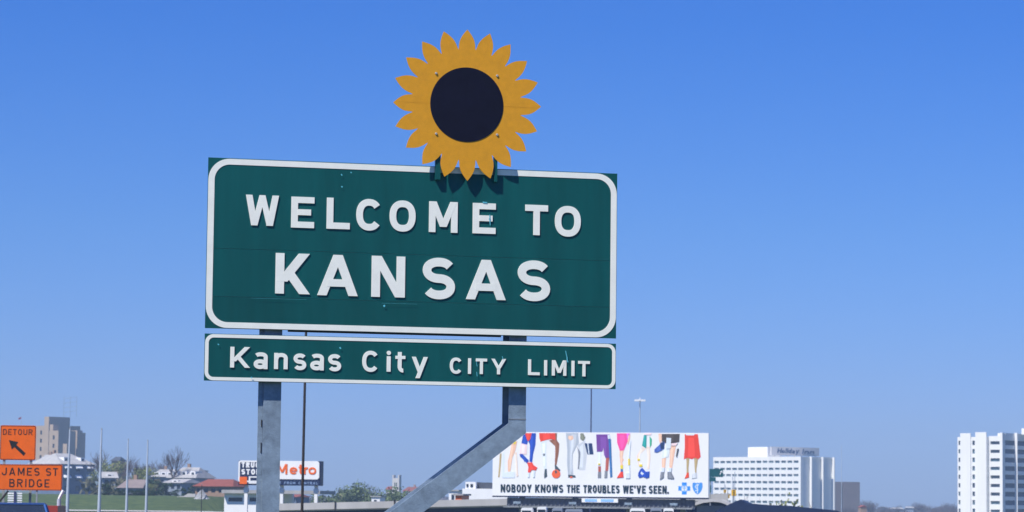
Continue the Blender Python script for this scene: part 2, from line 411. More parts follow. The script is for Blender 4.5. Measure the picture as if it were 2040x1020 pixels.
letters(mp, [('W',489.4,555.1,387.5,451),('E',580,625.9,391,455.5),('L',650.7,697,393,457.8),('C',709.6,760.8,395,461),('O',776,827.7,398,463),
  ('M',854.5,911.4,400.5,464.6),('E',941.5,987.3,403.5,467),('T',1046,1091.4,407,470),('O',1105.2,1156.7,409,473)], .059)
letters(mp, [('K',548.6,616.7,503,587.5),('A',632,713.4,506,591),('N',740,806.7,508.5,594),('S',841.8,906.4,511.6,598.3),('A',928,1008,516,599),('S',1031,1095.8,517,602)], .077)
letters(lp, [('K',458.6,497.4,690.2,733.5),('a',505.4,533,701,736),('n',546,573,702.5,736.2),('s',584.6,610,703.5,738.2),('a',618,645,704,738.6),('s',653.6,679.5,704.7,740.6),
  ('C',721.5,754.5,697.8,741.9),('i',769.6,778.9,698,741.5),('t',787.5,808,700.4,743),('y',819.7,852,710,754.5)], .0345)
letters(lp, [('C',896,920.7,711.6,745.5),('I',932,938.6,713,745.6),('T',947.7,970,713.6,746),('Y',978.5,1007.7,714.2,746.5),
  ('L',1051.9,1075,715.3,748.1),('I',1083.6,1090,716.8,748.7),('M',1099.3,1128,717,749.2),('I',1138,1144.6,718,749.8),('T',1151.5,1174.8,718.5,750.6)], .027)
# scratches and chips in the sheeting
def chips(par, pl):
    q = MB()
    for x0, y0, x1, y1, w in pl:
        q.stroke([S.uv(x0, y0), S.uv((x0+x1)/2+random.uniform(-1, 1), (y0+y1)/2), S.uv(x1, y1)], w, -.0120, -.0112)
    tag(q.obj('scratches', M['scratch'], par), kind='stuff')
chips(mp, [(975,428,976,449,.008),(973,436,977,437,.006),(679,347,681,350,.01),(680,371,682,373,.012),(698,343,700,345,.01),(764,608,766,611,.016),(961,403,970,404,.012),(500,594,610,597,.001),(760,604,830,606,.001)])
chips(lp, [(1126,699,1129,712,.008),(1129,712,1131,722,.010),(949,720,950,730,.005),(949,741,950,750,.005),(676,692,678,695,.012),(434,685,436,687,.01),(500,751,502,753,.012),(1000,710,1001,715,.006)])
# sunflower
FY = -.052
sf = Fr.__new__(Fr); cu, cz = S.uv(930, 208.5, -FY)
def fl(px, py): return S.uv(px, py, -FY)
tips = [(485,82),(613,104),(728,165),(822,260),(882,381),(901,517),(878,656),(817,769),(730,858),(615,922),(485,936),(355,912),(231,842),(138,748),(79,628),(66,493),(77,355),(139,239),(230,149),(352,92)]
tipw = [fl(760+a/2.8333, 30+b/2.8333) for a, b in tips]
ang = [math.atan2(p[1]-cz, p[0]-cu) for p in tipw]; rad = [math.hypot(p[0]-cu, p[1]-cz) for p in tipw]
pxm = W0/818.0; RV = 110*pxm*1.0; RD = 73.8*pxm
em = MB()
em.prism([(cu+RD*.97*math.cos(R(a)), cz+RD*.97*math.sin(R(a))) for a in range(0, 360, 9)], FY+.004, FY+.010)
emb = em.obj('sunflower_emblem', M['galv2'], root)
n = 20
for i in range(n):
    a0 = ang[i]; ap = ang[(i-1) % n]; an = ang[(i+1) % n]
    def mid(a, b):
        d = (b-a+math.pi) % (2*math.pi)-math.pi; return a+d/2, abs(d)/2
    m1, w1 = mid(a0, ap); m2, w2 = mid(a0, an)     # valley angles
    def P_(r, a): return (cu+r*math.cos(a), cz+r*math.sin(a))
    pts = [P_(RD*.96, m1), P_(RV*.985, m1+(a0-m1+math.pi) % (2*math.pi)*0)]
    def sidepts(mv, sign):
        d = (mv-a0+math.pi) % (2*math.pi)-math.pi
        out = []
        for s_, wf in ((0, 1.0), (.1, .965), (.25, .945), (.4, .885), (.55, .76), (.7, .56), (.83, .33), (.93, .14)):
            r = RV+(rad[i]-RV)*s_
            out.append(P_(r, a0+d*wf*RV/r*(1.0 if s_ else 1.0)))
        return out
    p1 = sidepts(m1, 1); p2 = sidepts(m2, -1)
    inner = [P_(RD*.96, a0+((m2-a0+math.pi) % (2*math.pi)-math.pi)*k_) for k_ in (1, .5)] + [P_(RD*.96, a0)] + [P_(RD*.96, a0+((m1-a0+math.pi) % (2*math.pi)-math.pi)*k_) for k_ in (.5, 1)]
    pts = p1 + [tipw[i]] + p2[::-1] + inner
    MB().prism(pts, FY, FY+.003).obj('petal', M['yellow'], emb)
MB().prism([(cu+RD*math.cos(R(a)), cz+RD*1.0*math.sin(R(a))) for a in range(0, 360, 6)], FY-.003, FY).obj('disc', M['disc'], emb)
for bx, bz in ((869,146),(990.5,151),(869,266.5),(990.5,268.5)):
    p = fl(bx, bz); q = MB(); q.tube((p[0], FY-.008, p[1]), (p[0], FY, p[1]), .009, .012, 10); q.obj('bolt', M['bolt'], emb)
for xa, xb in ((cu-.62, cu-RD), (cu+RD, cu+.62)):
    MB().box(xa, xb, FY-.0009, FY-.0002, cz-.0015, cz+.0012).obj('sheet_joint', mat('sunflower_joint', (.66, .30, .014), .6), emb)
for (xa, xb) in ((866, 876), (982.5, 989)):
    a = S.uv(xa, 320)[0]; b = S.uv(xb, 320)[0]
    MB().box(a, b, FY+.0125, -.004, ZT-.12, ZT+.50).obj('bracket', M['green_b'], root)
# rails behind the panels
zz = [ZB+.05, ZB+.6, ZT-.12]
for z in zz: MB().box(.12, W0-.12, .031, .052, z-.03, z+.03).obj('rail', M['galv2'], root)
MB().box(S.uv(575, 665)[0], S.uv(1000, 670)[0], .031, .050, ZB-.012, ZB+.012).obj('rail', M['poledk'], root)
# I-beam posts; flange outer face at y = .056
def ibeam(q, x0, x1, z0, z1, yf=.056, dep=.25, tf=.012):
    q.box(x0, x1, yf, yf+tf, z0, z1); q.box(x0, x1, yf+dep-tf, yf+dep, z0, z1)
    xm = (x0+x1)/2; q.box(xm-.005, xm+.005, yf+tf, yf+dep-tf, z0, z1)
lx0, lx1 = S.uv(525, 800, -.056)[0], S.uv(560, 800, -.056)[0]
lbx0, lbx1 = S.uv(521, 1018, -.056)[0], S.uv(555, 1018, -.056)[0]
q = MB(); ibeam(q, lx0, lx1, 0, ZT-.1); post = q.obj('post', M['galv'], root)
rx0, rx1 = S.uv(1014, 800, -.056)[0], S.uv(1048, 800, -.056)[0]
zbend = S.uv(1031, 852, -.056)[1]
q = MB(); ibeam(q, rx0, rx1, zbend-.0, ZT-.1)
post2 = q.obj('post', M['galv'], root)
# splice plate joint on the right post
z_ = S.uv(1031, 835, -.056)[1]
MB().box(rx0-.002, rx1+.002, .0535, .0558, z_-.004, z_+.004).obj('weld_seam', M['galv2'], post2)
# diagonal brace: front flange outline from the photograph, carried down to the left post
A1 = S.uv(1014, 843, -.056); A2 = S.uv(1048, 863, -.056)
tl = S.uv(777.6, 1020, -.056); bl = S.uv(844, 1020, -.056)
def ext(a, b, x): k = (x-a[0])/(b[0]-a[0]); return (x, a[1]+(b[1]-a[1])*k)
L1 = ext(A1, tl, lx1+.002); L2 = ext(A2, bl, lx1+.002)
out = [A1, (rx1, zbend), A2, L2, L1]
out = [(rx0, zbend), (rx1, zbend), A2, L2, L1, (rx0, A1[1])]
q = MB()
for yf in (.056, .056+.25-.012): q.prism(out, yf, yf+.012)
def mp2(a, b, k=.5): return (a[0]+(b[0]-a[0])*k, a[1]+(b[1]-a[1])*k)
w0_, w1_ = mp2((rx0, zbend), (rx1, zbend)), mp2((rx0, A1[1]), A2)
q.stroke([w0_, w1_, mp2(L1, L2)], .010, .068, .294)
q.obj('brace', M['galv'], root)
for x0 in (lx0,):
    MB().box(x0-.12, lx1+.12, -.05, .42, -.3, .10).obj('footing', M['conc'], root)
MB().box(lx0-.044, lx0-.001, .074, .086, 0, ZT-.1).obj('added_lit_strip', M['galv'], post)  # strip added near the front so the post's left edge catches sun
for bz, hh in ((843, .030), (892, .045)):   # dark slots down the left edge
    p = S.uv(523, bz, -.07); MB().box(lx0-.016, lx0-.008, .070, .0738, p[1]-hh, p[1]+hh).obj('slot', M['poledk'], post)

# ------------------------------------------------------------------ generic builders for what stands behind
def holed(q, x0, x1, z0, z1, holes, y=0.0, dep=.3, mi=0, plane='y', sgn=1):
    """a wall face with rectangular openings and their reveals"""
    bx = sorted({x0, x1, *[h[0] for h in holes], *[h[1] for h in holes]}); bz = sorted({z0, z1, *[h[2] for h in holes], *[h[3] for h in holes]})
    P3 = (lambda x, z, d: (x, y+d, z)) if plane == 'y' else (lambda x, z, d: (y-d, x, z))
    hs = set()
    for h in holes:
        for i in range(len(bx)-1):
            if h[0]-1e-6 <= bx[i] and bx[i+1] <= h[1]+1e-6:
                for j in range(len(bz)-1):
                    if h[2]-1e-6 <= bz[j] and bz[j+1] <= h[3]+1e-6: hs.add((i, j))
    for i in range(len(bx)-1):
        for j in range(len(bz)-1):
            if (i, j) in hs: continue
            q.add([P3(bx[i], bz[j], 0), P3(bx[i+1], bz[j], 0), P3(bx[i+1], bz[j+1], 0), P3(bx[i], bz[j+1], 0)], [(0, 1, 2, 3)], mi)
    for a, b, c, d in holes:
        r = [(a, c), (b, c), (b, d), (a, d)]
        for k in range(4):
            p, s_ = r[k], r[(k+1) % 4]
            q.add([P3(*p, 0), P3(*p, dep), P3(*s_, dep), P3(*s_, 0)], [(0, 1, 2, 3)], mi)
def panes(holes, y, dep, mt, par, plane='y', name='window'):
    cache = {}; rnd = random.Random(len(holes)); mts = mt if isinstance(mt, list) else [mt]
    for a, b, c, d in holes:
        vi = rnd.randrange(len(mts)); key = (round(b-a, 2), round(d-c, 2), vi)
        if key not in cache:
            q = MB()
            if plane == 'y': q.box(-(b-a)/2, (b-a)/2, 0, .1, -(d-c)/2, (d-c)/2)
            else: q.box(-.1, 0, -(b-a)/2, (b-a)/2, -(d-c)/2, (d-c)/2)
            cache[key] = q.mesh(name, mts[vi])
        loc = ((a+b)/2, y+dep, (c+d)/2) if plane == 'y' else (y-dep, (a+b)/2, (c+d)/2)
        link(name, cache[key], par, loc)
def block(q, x0, x1, y0, y1, z0, z1, front=(), side=(), dep=.3, mi=0):
    """box whose front (y0) and right side (x1) may have openings"""
    holed(q, x0, x1, z0, z1, list(front), y0, dep, mi, 'y'); holed(q, y0, y1, z0, z1, list(side), x1, dep, mi, 'x')
    q.add([(x0,y0,z0),(x0,y1,z0),(x0,y1,z1),(x0,y0,z1)], [(0,3,2,1)], mi)
    q.add([(x0,y1,z0),(x1,y1,z0),(x1,y1,z1),(x0,y1,z1)], [(0,3,2,1)], mi)
    q.add([(x0,y0,z1),(x1,y0,z1),(x1,y1,z1),(x0,y1,z1)], [(0,1,2,3)], mi)

# ---- the long white hotel
H = Fr('hotel_building', 'long white seven storey hotel with rows of windows and a script sign on its roof', 'building', 1595, 1278, -50)
zt = H.uv(1595, 909.5)[1]; xl = H.uv(1421, 915)[0]; ys_ = H.side(1662, 1000)[0]
rowz = [H.uv(1590, 840+k/5.667)[1] for k in (452, 532, 605, 685, 762, 832, 910)] + [H.uv(1590, 840+k/5.667)[1] for k in (987, 1064)]
fh = []
for z in rowz:
    for k in range(14):
        c = xl + (k+.55)*(-xl-1.2)/14
        fh.append((c-1.55, c+1.55, z-.55, z+.55))
pit = []
for a, b in ((1.6, ys_*.33-1), (ys_*.33+.6, ys_*.68-1), (ys_*.68+.6, ys_-1.2)): pit.append((a, b, 3, zt-.8))
q = MB(); block(q, xl, 0, 0, ys_, 0, zt, fh, pit, .55); hw = q.obj('wall', M['hotel'], H.e, recalc=False)
panes(fh, 0, .5, [M['glass'], M['glass2'], M['glass3']], H.e)
for a, b, c, d in pit: MB().box(-.5, -.4, a, b, c, d).obj('side_panel', M['hotel'], H.e)
for px in (1614, 1637, 1659):
    y = H.side(px, 950)[0]; MB().box(.02, 1.2, y-.25, y+.25, 0, zt+.0).obj('fin', M['hotel'], H.e)
x0 = H.uv(1490, 900, -12)[0]; x1 = H.uv(1529, 900, -12)[0]; z1 = H.uv(1510, 890.5, -12)[1]
MB().box(x0, x1, 12, 20, zt, z1).obj('lift_housing', M['hotel'], H.e)
q = MB(); xb = H.uv(1545, 900, -2)[0]
bd = MB(); a1 = H.uv(1600, 900, -6)
# roof sign board, turned the other way
HB = Fr('roof_sign', 'grey rooftop board with dark blue script lettering above the white hotel', 'sign', 1585, 1306, 36, H.uv(1595, 909.5)[1]-7.0+.01)
p0 = HB.uv(1537, 900); p1 = HB.uv(1632, 900); zt_ = HB.uv(1585, 891)[1]; zb_ = HB.uv(1585, 907.5)[1]
MB().box(p0[0], p1[0], 0, .8, max(.3, zb_), zt_).obj('board', M['signgrey'], HB.e)
q = MB()
for k in range(7):
    xx = p0[0]+(p1[0]-p0[0])*(k+.5)/7; q.box(xx-.15, xx+.15, .3, .6, 0, zb_+.2)
q.obj('support', M['signgrey'], HB.e)
def script(q, s, x0, x1, z0, z1, t):
    line(q, s, x0, x1, z0, z1, t, -.25, -.02, .12, .5, .03, sh=.25, low=.6)
l1 = HB.uv(1548, 900)[0]; l2 = HB.uv(1590, 900)[0]; l3 = HB.uv(1597, 900)[0]; l4 = HB.uv(1621, 900)[0]
za, zc = HB.uv(1585, 903.5)[1], HB.uv(1585, 893.8)[1]
for wd, xa, xb in (('Holiday', l1, l2), ('Inn', l3, l4)):
    q = MB(); script(q, wd, xa, xb, za, zc, .46); q.obj('lettering', M['script'], HB.e)

# ---- white apartment tower at the right edge
T_ = Fr('apartment_tower', 'white apartment tower with stacked windows and shaded balconies at the right edge of the view', 'building', 1998, 970, -40)
def tx(px, y=0): return T_.uv(px, 900, -y)[0]
ztop = T_.uv(1998, 863)[1]; pitch = 16.9/FPX*970*1.005
z1st = T_.uv(1980, 882)[1]
nfl = int((z1st+1)/pitch)
def cols(pxa, pxb, hh, y=0, dz=0): return [(tx(pxa, y), tx(pxb, y), z1st-k*pitch-hh+dz, z1st-k*pitch+hh+dz) for k in range(nfl)]
xL = tx(1907.5); Y2 = T_.side(2075, 900)[0]
f1 = cols(1909.5, 1913, .75) + cols(1937, 1942, .8) 
f2 = cols(1972, 1991, .55)
side_h = []
q = MB(); block(q, xL, tx(1966.5), 0, 14, 0, ztop-1.2, f1, (), .5)
q.box(tx(1914), tx(1934.5), -.35, 0.0, 0, ztop+.1); q.box(tx(1944), tx(1966), -.35, 0, 0, ztop+.4)
q.box(tx(1967), -4.0, 13, 18, 0, ztop-.6)
q.obj('wall', M['hotel'], T_.e, recalc=False)
panes(f1, 0, .45, [M['glassd'], M['glass']], T_.e)
f2 = [(tx(1973, 1.2), tx(1991.5, 1.2), z1st-k*pitch-.55, z1st-k*pitch+.55) for k in range(nfl)]
q = MB(); block(q, tx(1966.5)+.02, tx(1993), 1.2, 1.75, 0, ztop-.9, f2, (), .6); q.obj('wall', M['hotel'], T_.e, recalc=False)
panes(f2, 1.2, .5, [M['glassd'], M['glass'], M['glassd']], T_.e)
MB().box(tx(1993), tx(1998), -.3, 1.4, 0, ztop+.2).obj('fin', M['hotel'], T_.e)
# shaded balcony side: recess wall with its shade painted in as dark blue, slab parapets and fins
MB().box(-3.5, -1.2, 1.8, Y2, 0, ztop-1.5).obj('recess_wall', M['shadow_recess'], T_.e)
for k in range(nfl):
    zc_ = z1st-k*pitch
    a = MB().box(-1.1, 0.0, 1.8, Y2, zc_-pitch+.80, zc_-.80).obj('balcony', M['hotel'], T_.e)
MB().box(-3.0, .0, 1.8, Y2, z1st+.85, ztop+.1).obj('parapet', M['hotel'], T_.e)
for px in (2021.5, 2046):
    y = T_.side(px, 900)[0]; MB().box(.02, 1.1, y-.15, y+.15, 0, ztop+.3).obj('fin', M['hotel'], T_.e)
p = T_.side(2033, 860); MB().box(.4, 3, p[0], p[0]+6, T_.side(2036, 866)[1], T_.side(2036, 853.5)[1]).obj('roof_housing', M['hotel'], T_.e)

# ---- grey brown block right of the hotel
B_ = Fr('office_block', 'plain grey brown brick block right of the white hotel', 'building', 1713, 1450, 8)
xa = B_.uv(1663, 960)[0]; zt2 = B_.uv(1690, 960)[1]; xm = B_.uv(1676, 960)[0]; xn = B_.uv(1680, 960)[0]
hl = []
for r_ in range(0):
    for c_ in range(4):
        x = xn+1.5+(0-xn-3)*(c_+.5)/4; z = zt2-3-r_*3.4; hl.append((x-.8, x+.8, z-.7, z+.7))
q = MB(); block(q, xn, 0, 0, 14, 0, zt2, hl, (), .3); q.box(xa, xm, .5, 14, 0, zt2); q.box(xm, xn, 2, 14, 0, zt2-.6)
q.obj('wall', M['brickg'], B_.e, recalc=False); panes(hl, 0, .25, M['glass'], B_.e)

# ---- stepped brick tower on the left skyline
K = Fr('stepped_brick_tower', 'stepped buff brick tower block behind the orange detour sign', 'tower', 96, 1250, -40, 2.0)
def kb(pxl, pxc, pxr, yt, y0, name='wing', rows=0, mt='brickt'):
    """block with its near corner at pxc; y0 is how far back its lit face stands"""
    xc = K.uv(pxc, 900, -y0)[0]; xl_ = K.uv(pxl, 900, -y0)[0]; yr = K.side(pxr, 900, xc)[0]; z = K.uv(pxc, yt, -y0)[1]
    fh_ = []
    if rows:
        w = xc-xl_; nc = max(1, int(w/3.5))
        for r_ in range(rows):
            for c_ in range(nc):
                x = xl_+w*(c_+.5)/nc; zz_ = z-3-r_*3.6; fh_.append((x-.6, x+.6, zz_-.9, zz_+.9))
    q = MB(); block(q, xl_, xc, y0, max(yr, y0+3), 0, z, fh_, (), .4); w_ = q.obj(name, M[mt], K.e, recalc=False)
    panes(fh_, y0, .35, M['glassd'], w_)
kb(87, 96, 138, 830, 0, rows=0)
kb(71, 91, 100, 848, 1.5, rows=4)
kb(97, 115.5, 150, 857.6, -9, rows=4)
kb(98, 104.5, 112, 845.5, -6.5)
kb(139, 139.6, 159, 848.5, 14)
kb(158, 158.6, 169.5, 862, 22)
kb(125, 133, 140, 884, -16)
kb(141, 153, 160, 857.5, 6)
q = MB()    # faint lattice mast on its roof
zr = K.uv(96, 830)[1]
for dx in (0, 1.2, 2.4):
    q.tube((-2+dx*3.5+4, 6, zr), (-2+dx*3.5+4, 6, zr+9), .10, .10, 4)
for k in range(4): q.tube((2, 6, zr+2+k*2), (10.4, 6, zr+2.6+k*2), .07, .07, 4)
q.obj('lattice_mast', M['galv'], K.e)

# ---- houses on the bluff
def house(name, label, cat, px0, px1, ywall, ybot, d, yaw, wall, roof, yridge, dorm=0, win=None, depth=8, hip=.3, awn=False, group=None, zb=None):
    F = Fr(name, label, cat, (px0+px1)/2, d, yaw, 0 if zb is None else zb)
    zb = height(F.o.x, d)-.3 if zb is None else zb
    F.e.location.z = zb; F.o.z = zb
    x0 = F.uv(px0, ywall)[0]; x1 = F.uv(px1, ywall)[0]; pc = (px0+px1)/2
    zw = F.uv(pc, ywall)[1]; zr_ = zw + abs(F.uv(pc, yridge, -depth/2)[1]-zw) if yridge else zw
    hs = []
    if win:
        nc, nr = win
        zlo = max(.6, F.uv(pc, ybot)[1]); rh = (zw-zlo)/nr
        for r_ in range(nr):
            for c_ in range(nc):
                x = x0+(x1-x0)*(c_+.5)/nc; z = zw-rh*(r_+.5); ww = min(.75, (x1-x0)/nc*.28); hs.append((x-ww, x+ww, z-rh*.26, z+rh*.26))
    q = MB(); block(q, x0, x1, 0, depth, 0, zw, hs, (), .2)
    w_ = q.obj('wall', M[wall], F.e, recalc=False); panes(hs, 0, .15, M['glassd'], F.e)
    if awn:
        for a, b, c, dd in hs[:len(hs)*2//3]:
            q = MB(); q.xprism([(-.02, dd+.35), (-.9, dd-.35), (-.9, dd-.6), (-.02, dd-.3)], a-.35, b+.35); q.obj('awning', M['white'], F.e)
    e = .5; hx = (x1-x0)*hip
    vs = [(x0-e, -e, zw), (x1+e, -e, zw), (x1+e, depth+e, zw), (x0-e, depth+e, zw), (x0-e+hx, depth/2, zr_), (x1+e-hx, depth/2, zr_)]
    q = MB(); q.add(vs, [(0, 1, 5, 4), (1, 2, 5), (2, 3, 4, 5), (3, 0, 4), (0, 3, 2, 1)]); rf = q.obj('roof', M[roof], F.e)
    for k in range(dorm):
        x = x0+(x1-x0)*(k+.5)/dorm; hh = (zr_-zw)
        q = MB(); q.box(x-.7, x+.7, depth*.12, depth*.45, zw+hh*.15, zw+hh*.62); q.obj('dormer', M['white'], rf)
        MB().box(x-.35, x+.35, depth*.12-.05, depth*.12-.01, zw+hh*.22, zw+hh*.52).obj('dormer_window', M['glassd'], rf)
    if zr_-zw > 1.5:
        MB().box(x0+(x1-x0)*.3, x0+(x1-x0)*.3+.7, depth*.55, depth*.55+.7, zr_-1.2, zr_+.9).obj('chimney', M['tanwall'], rf)
    return F
house('brick_house', 'dark blue grey three storey house with white awnings right of the James St Bridge board', 'house', 122, 189, 925, 986, 800, 48, 'bluewall', 'roofgrey', 904, 2, (3, 3), 14, .32, True)
house('brick_house', 'pale roofed house half hidden behind the orange detour signs', 'house', 66, 118, 928, 986, 815, -10, 'greywall', 'roofgrey', 906, 0, (4, 3), 12, .25)
house('brick_house', 'pinkish brown roofed house between the third and fourth steel poles', 'house', 238, 282, 972, 990, 560, -14, 'greywall', 'roofbrown', 955, 0, (3, 1), 7, .15)
house('brick_house', 'small pale gabled house beside the second steel pole on the bluff', 'house', 205, 232, 952, 985, 640, 10, 'greywall', 'roofgrey', 940, 1, (2, 2), 7, .1)
house('brick_house', 'grey roofed house with white dormers at the left end of the hilltop row', 'house', 304, 342, 950, 975, 720, -10, 'greywall', 'roofgrey', 935, 3, (3, 1), 9, .2)
house('brick_house', 'tallest pale roofed house with dormers in the middle of the hilltop row', 'house', 335, 388, 952, 975, 700, -20, 'greywall', 'roofgrey', 931, 3, (4, 1), 11, .25)
house('brick_house', 'flat topped dark green grey house at the right end of the hilltop row', 'house', 386, 414, 938, 972, 730, 12, 'greywall', 'roofdark', 936, 0, (3, 2), 9, .3)
house('brick_house', 'low white walled house below the dormered hilltop houses', 'house', 326, 362, 962, 978, 610, -25, 'greywall', 'roofgrey', 954, 1, (3, 1), 8, .1)
house('shop_building', 'low brick building under a wide red tiled roof left of the truck stop sign', 'building', 389, 461, 969, 992, 520, -12, 'tanwall', 'tile', 954.5, 0, (5, 1), 9, .22)
house('brick_house', 'small pale house on the skyline behind the second steel pole', 'house', 222, 236, 918, 940, 900, -10, 'tanwall', 'roofdark', 910, 0, (1, 1), 7, .3)
house('brick_house', 'small pale building in the right hand tree line, left of the middle', 'house', 1782, 1800, 1014, 1020, 1500, 5, 'greywall', 'roofgrey', 1011, 0, None, 10, .1, zb=-7)
house('brick_house', 'small pale building in the right hand tree line, just left of the tallest clump', 'house', 1806, 1820, 1012, 1020, 1500, -5, 'greywall', 'roofgrey', 1009, 0, None, 10, .1, zb=-7)
# hedge and rubble at the edge of the bluff
def heap(name, label, cat, px0, px1, ytop, ybot, d, mt, n=40, s=.5, kind='stuff', yv=1.0):
    q = MB(); a = at(px0, horizon(px0), d); b = at(px1, horizon(px1), d)
    for i in range(n):
        k = random.random(); x = a.x+(b.x-a.x)*k; px = px0+(px1-px0)*k
        zt_ = at(px, ytop, d).z; zb_ = min(at(px, ybot, d).z, zt_-.3); env = (1-abs(2*k-1)**2.5*.6)
        z = zb_+(zt_-zb_)*random.random()**.7*env; r = s*random.uniform(.5, 1.2); y = d+random.uniform(-1.5, 1.5)*yv
        c = Vector((x, y, z)); vs = []
        for dx, dy, dz in ((1,0,0),(-1,0,0),(0,1,0),(0,-1,0),(0,0,1),(0,0,-1)):
            vs.append(c+Vector((dx*random.uniform(.6,1.2), dy*random.uniform(.6,1.2), dz*random.uniform(.5,.9)))*r)
        q.add(vs, [(0,2,4),(2,1,4),(1,3,4),(3,0,4),(2,0,5),(1,2,5),(3,1,5),(0,3,5)])
    o = q.obj(name, mt, recalc=False); tag(o, label, cat, kind=kind); return o
F = Fr('retaining_wall', 'low white wall along the top of the grass bank left of the gravel pile', 'wall', 352, 436, -6, height(-50, 436))
xa = F.uv(352, 990)[0]; xb = F.uv(389, 990)[0]; q = MB()
q.prism([(xa, 0), (xb, 0), (xb, F.uv(389, 984)[1]), (F.uv(375, 984)[0], F.uv(375, 983)[1]), (F.uv(366, 984)[0], F.uv(366, 988)[1]), (xa, F.uv(352, 989.5)[1])], 0, .5); q.obj('wall', M['conc'], F.e)
F = Fr('gravel_pile', 'pointed pile of pale gravel at the edge of the grass bank below the red roof', 'gravel pile', 402, 430, 0, height(-47, 430)-.4)
rg = random.Random(4); hh = F.uv(399, 974)[1]; rb = (F.uv(422, 990)[0]-F.uv(384, 990)[0])/2; q = MB(); N_ = 18; rings = 6
for j in range(rings+1):
    for i in range(N_):
        t = j/rings; rr = rb*(1-t)**.9*(1+rg.uniform(-.10, .10)); q.v.append((rr*math.cos(6.2832*i/N_), rr*math.sin(6.2832*i/N_), hh*t*(1+rg.uniform(-.04, .04))))
for j in range(rings):
    for i in range(N_): q.f.append((j*N_+i, j*N_+(i+1) % N_, (j+1)*N_+(i+1) % N_, (j+1)*N_+i)); q.m.append(0)
tag(q.obj('gravel_heap', M['rubble'], F.e, recalc=False), kind='stuff')

# ---- trees
def bare_tree(name, h, seed, spread=.5, lean=0.0, thin=1.0, up=.16):
    rnd = random.Random(seed); e = bpy.data.objects.new(name, None); COL.objects.link(e)
    tr, cw = MB(), MB()
    def grow(p, d, L, r, lev):
        q_ = p + d*L
        (tr if lev < 2 else cw).tube(p, q_, r, r*.66, 5 if lev < 2 else 3, False)
        if lev == 5: return
        nch = (4, 4, 3, 3, 3, 3)[lev]
        for k in range(nch):
            a = Vector((rnd.gauss(0, 1), rnd.gauss(0, 1), rnd.gauss(.15, .6))).normalized()
            nd = (d + a*spread*(1.15 if lev else .9) + Vector((0, 0, up))).normalized()
            st = q_ if (k < 2 or lev == 0) else p + d*L*rnd.uniform(.4, .9)
            grow(st, nd, L*rnd.uniform(.62, .86), r*.6, lev+1)
    grow(Vector((0, 0, 0)), Vector((lean, 0, 1)).normalized(), h*.27, h*.022*thin, 0)
    tr.obj('trunk', M['bark'], e, recalc=False); cw.obj('crown', M['twig'], e, recalc=False)
    return e
def leaf_tree(name, h, seed, mt, wide=.45, n=700, base=.18, ls=.055):
    rnd = random.Random(seed); e = bpy.data.objects.new(name, None); COL.objects.link(e)
    tr, cw = MB(), MB(); tr.tube((0, 0, 0), (0, 0, h*.45), h*.028, h*.016, 6, False); cl = []
    for k in range(11):
        a = rnd.uniform(0, 6.28); rr = h*wide*rnd.uniform(.1, .8); z = h*rnd.uniform(base+.1, .9); rr *= (1.15-abs(z/h-.5)*1.2)
        c = Vector((rr*math.cos(a), rr*math.sin(a), z)); cl.append((c, h*rnd.uniform(.13, .24)))
        tr.tube((0, 0, h*rnd.uniform(.2, .42)), c, h*.011, h*.004, 4, False)
    for k in range(n):
        c, r = rnd.choice(cl); v = Vector((rnd.gauss(0, 1), rnd.gauss(0, 1), rnd.gauss(0, .8))).normalized()*r*rnd.random()**.45
        p = c+v; nrm = (v.normalized()+Vector((rnd.gauss(0, .6), rnd.gauss(0, .6), rnd.gauss(.2, .6)))).normalized()
        u = nrm.orthogonal().normalized(); w = nrm.cross(u); s_ = h*ls*rnd.uniform(.5, 1.2)
        cw.add([p+u*s_, p+w*s_*.7, p-u*s_*.9, p-w*s_*.6], [(0, 1, 2, 3)])
    tr.obj('trunk', M['bark'], e, recalc=False); cw.obj('crown', mt, e, recalc=False)
    return e
PROTO = {'bare': [bare_tree('bare_tree', 10, s_, .48+.1*(s_ % 3), 0) for s_ in range(4)],
         'yellow': [leaf_tree('budding_tree', 10, 20+s_, M['leafy'], n=1300, ls=.03) for s_ in range(2)],
         'green': [leaf_tree('leafy_tree', 10, 30+s_, M['leafg'], n=2200, base=.1, ls=.03) for s_ in range(2)],
         'dark': [leaf_tree('evergreen_bush', 10, 40+s_, M['leafd'], .5, 750, base=-.05) for s_ in range(2)]}
used = {}
def tree(kind, px, ytop, d, label, cat='tree', group=None, zb=None, wide=1.0, rot=None):
    i = used.get(kind, 0); used[kind] = i+1; pl = PROTO[kind]; p = pl[i % len(pl)]
    e = p if i < len(pl) else copy_tree(p)
    g_ = at(px, horizon(px), d); z0 = height(g_.x, d) if zb is None else zb
    hgt = at(px, ytop, d).z - z0
    e.location = (g_.x, d, z0-.1); s_ = max(hgt, 1)/9.6; e.scale = (s_*wide, s_*wide, s_)
    e.rotation_euler = (0, 0, random.uniform(0, 6.28) if rot is None else rot); tag(e, label, cat, group); return e
PROTO['vase'] = [bare_tree('bare_tree', 10, 12, .50, .05, .9, .34)]
tree('vase', 343, 883, 700, 'tall bare leafless tree standing above the hilltop houses', wide=1.0, rot=.4)
tree('bare', 320, 905, 730, 'thin bare sapling just left of the tall leafless hilltop tree', wide=.6)
tree('bare', 208, 896, 700, 'bare brown tree between the first two tall steel poles', wide=1.1)
tree('bare', 262, 905, 760, 'bare brown tree right beside the third steel pole', wide=1.2)
tree('bare', 245, 908, 780, 'bare brown tree just left of the third steel pole', wide=1.1)
tree('bare', 280, 912, 770, 'bare brown tree left of the fourth steel pole', wide=1.1)
tree('bare', 300, 918, 800, 'faint bare tree behind the fourth steel pole')
G1 = 'yellow green budding trees among the houses on the bluff'
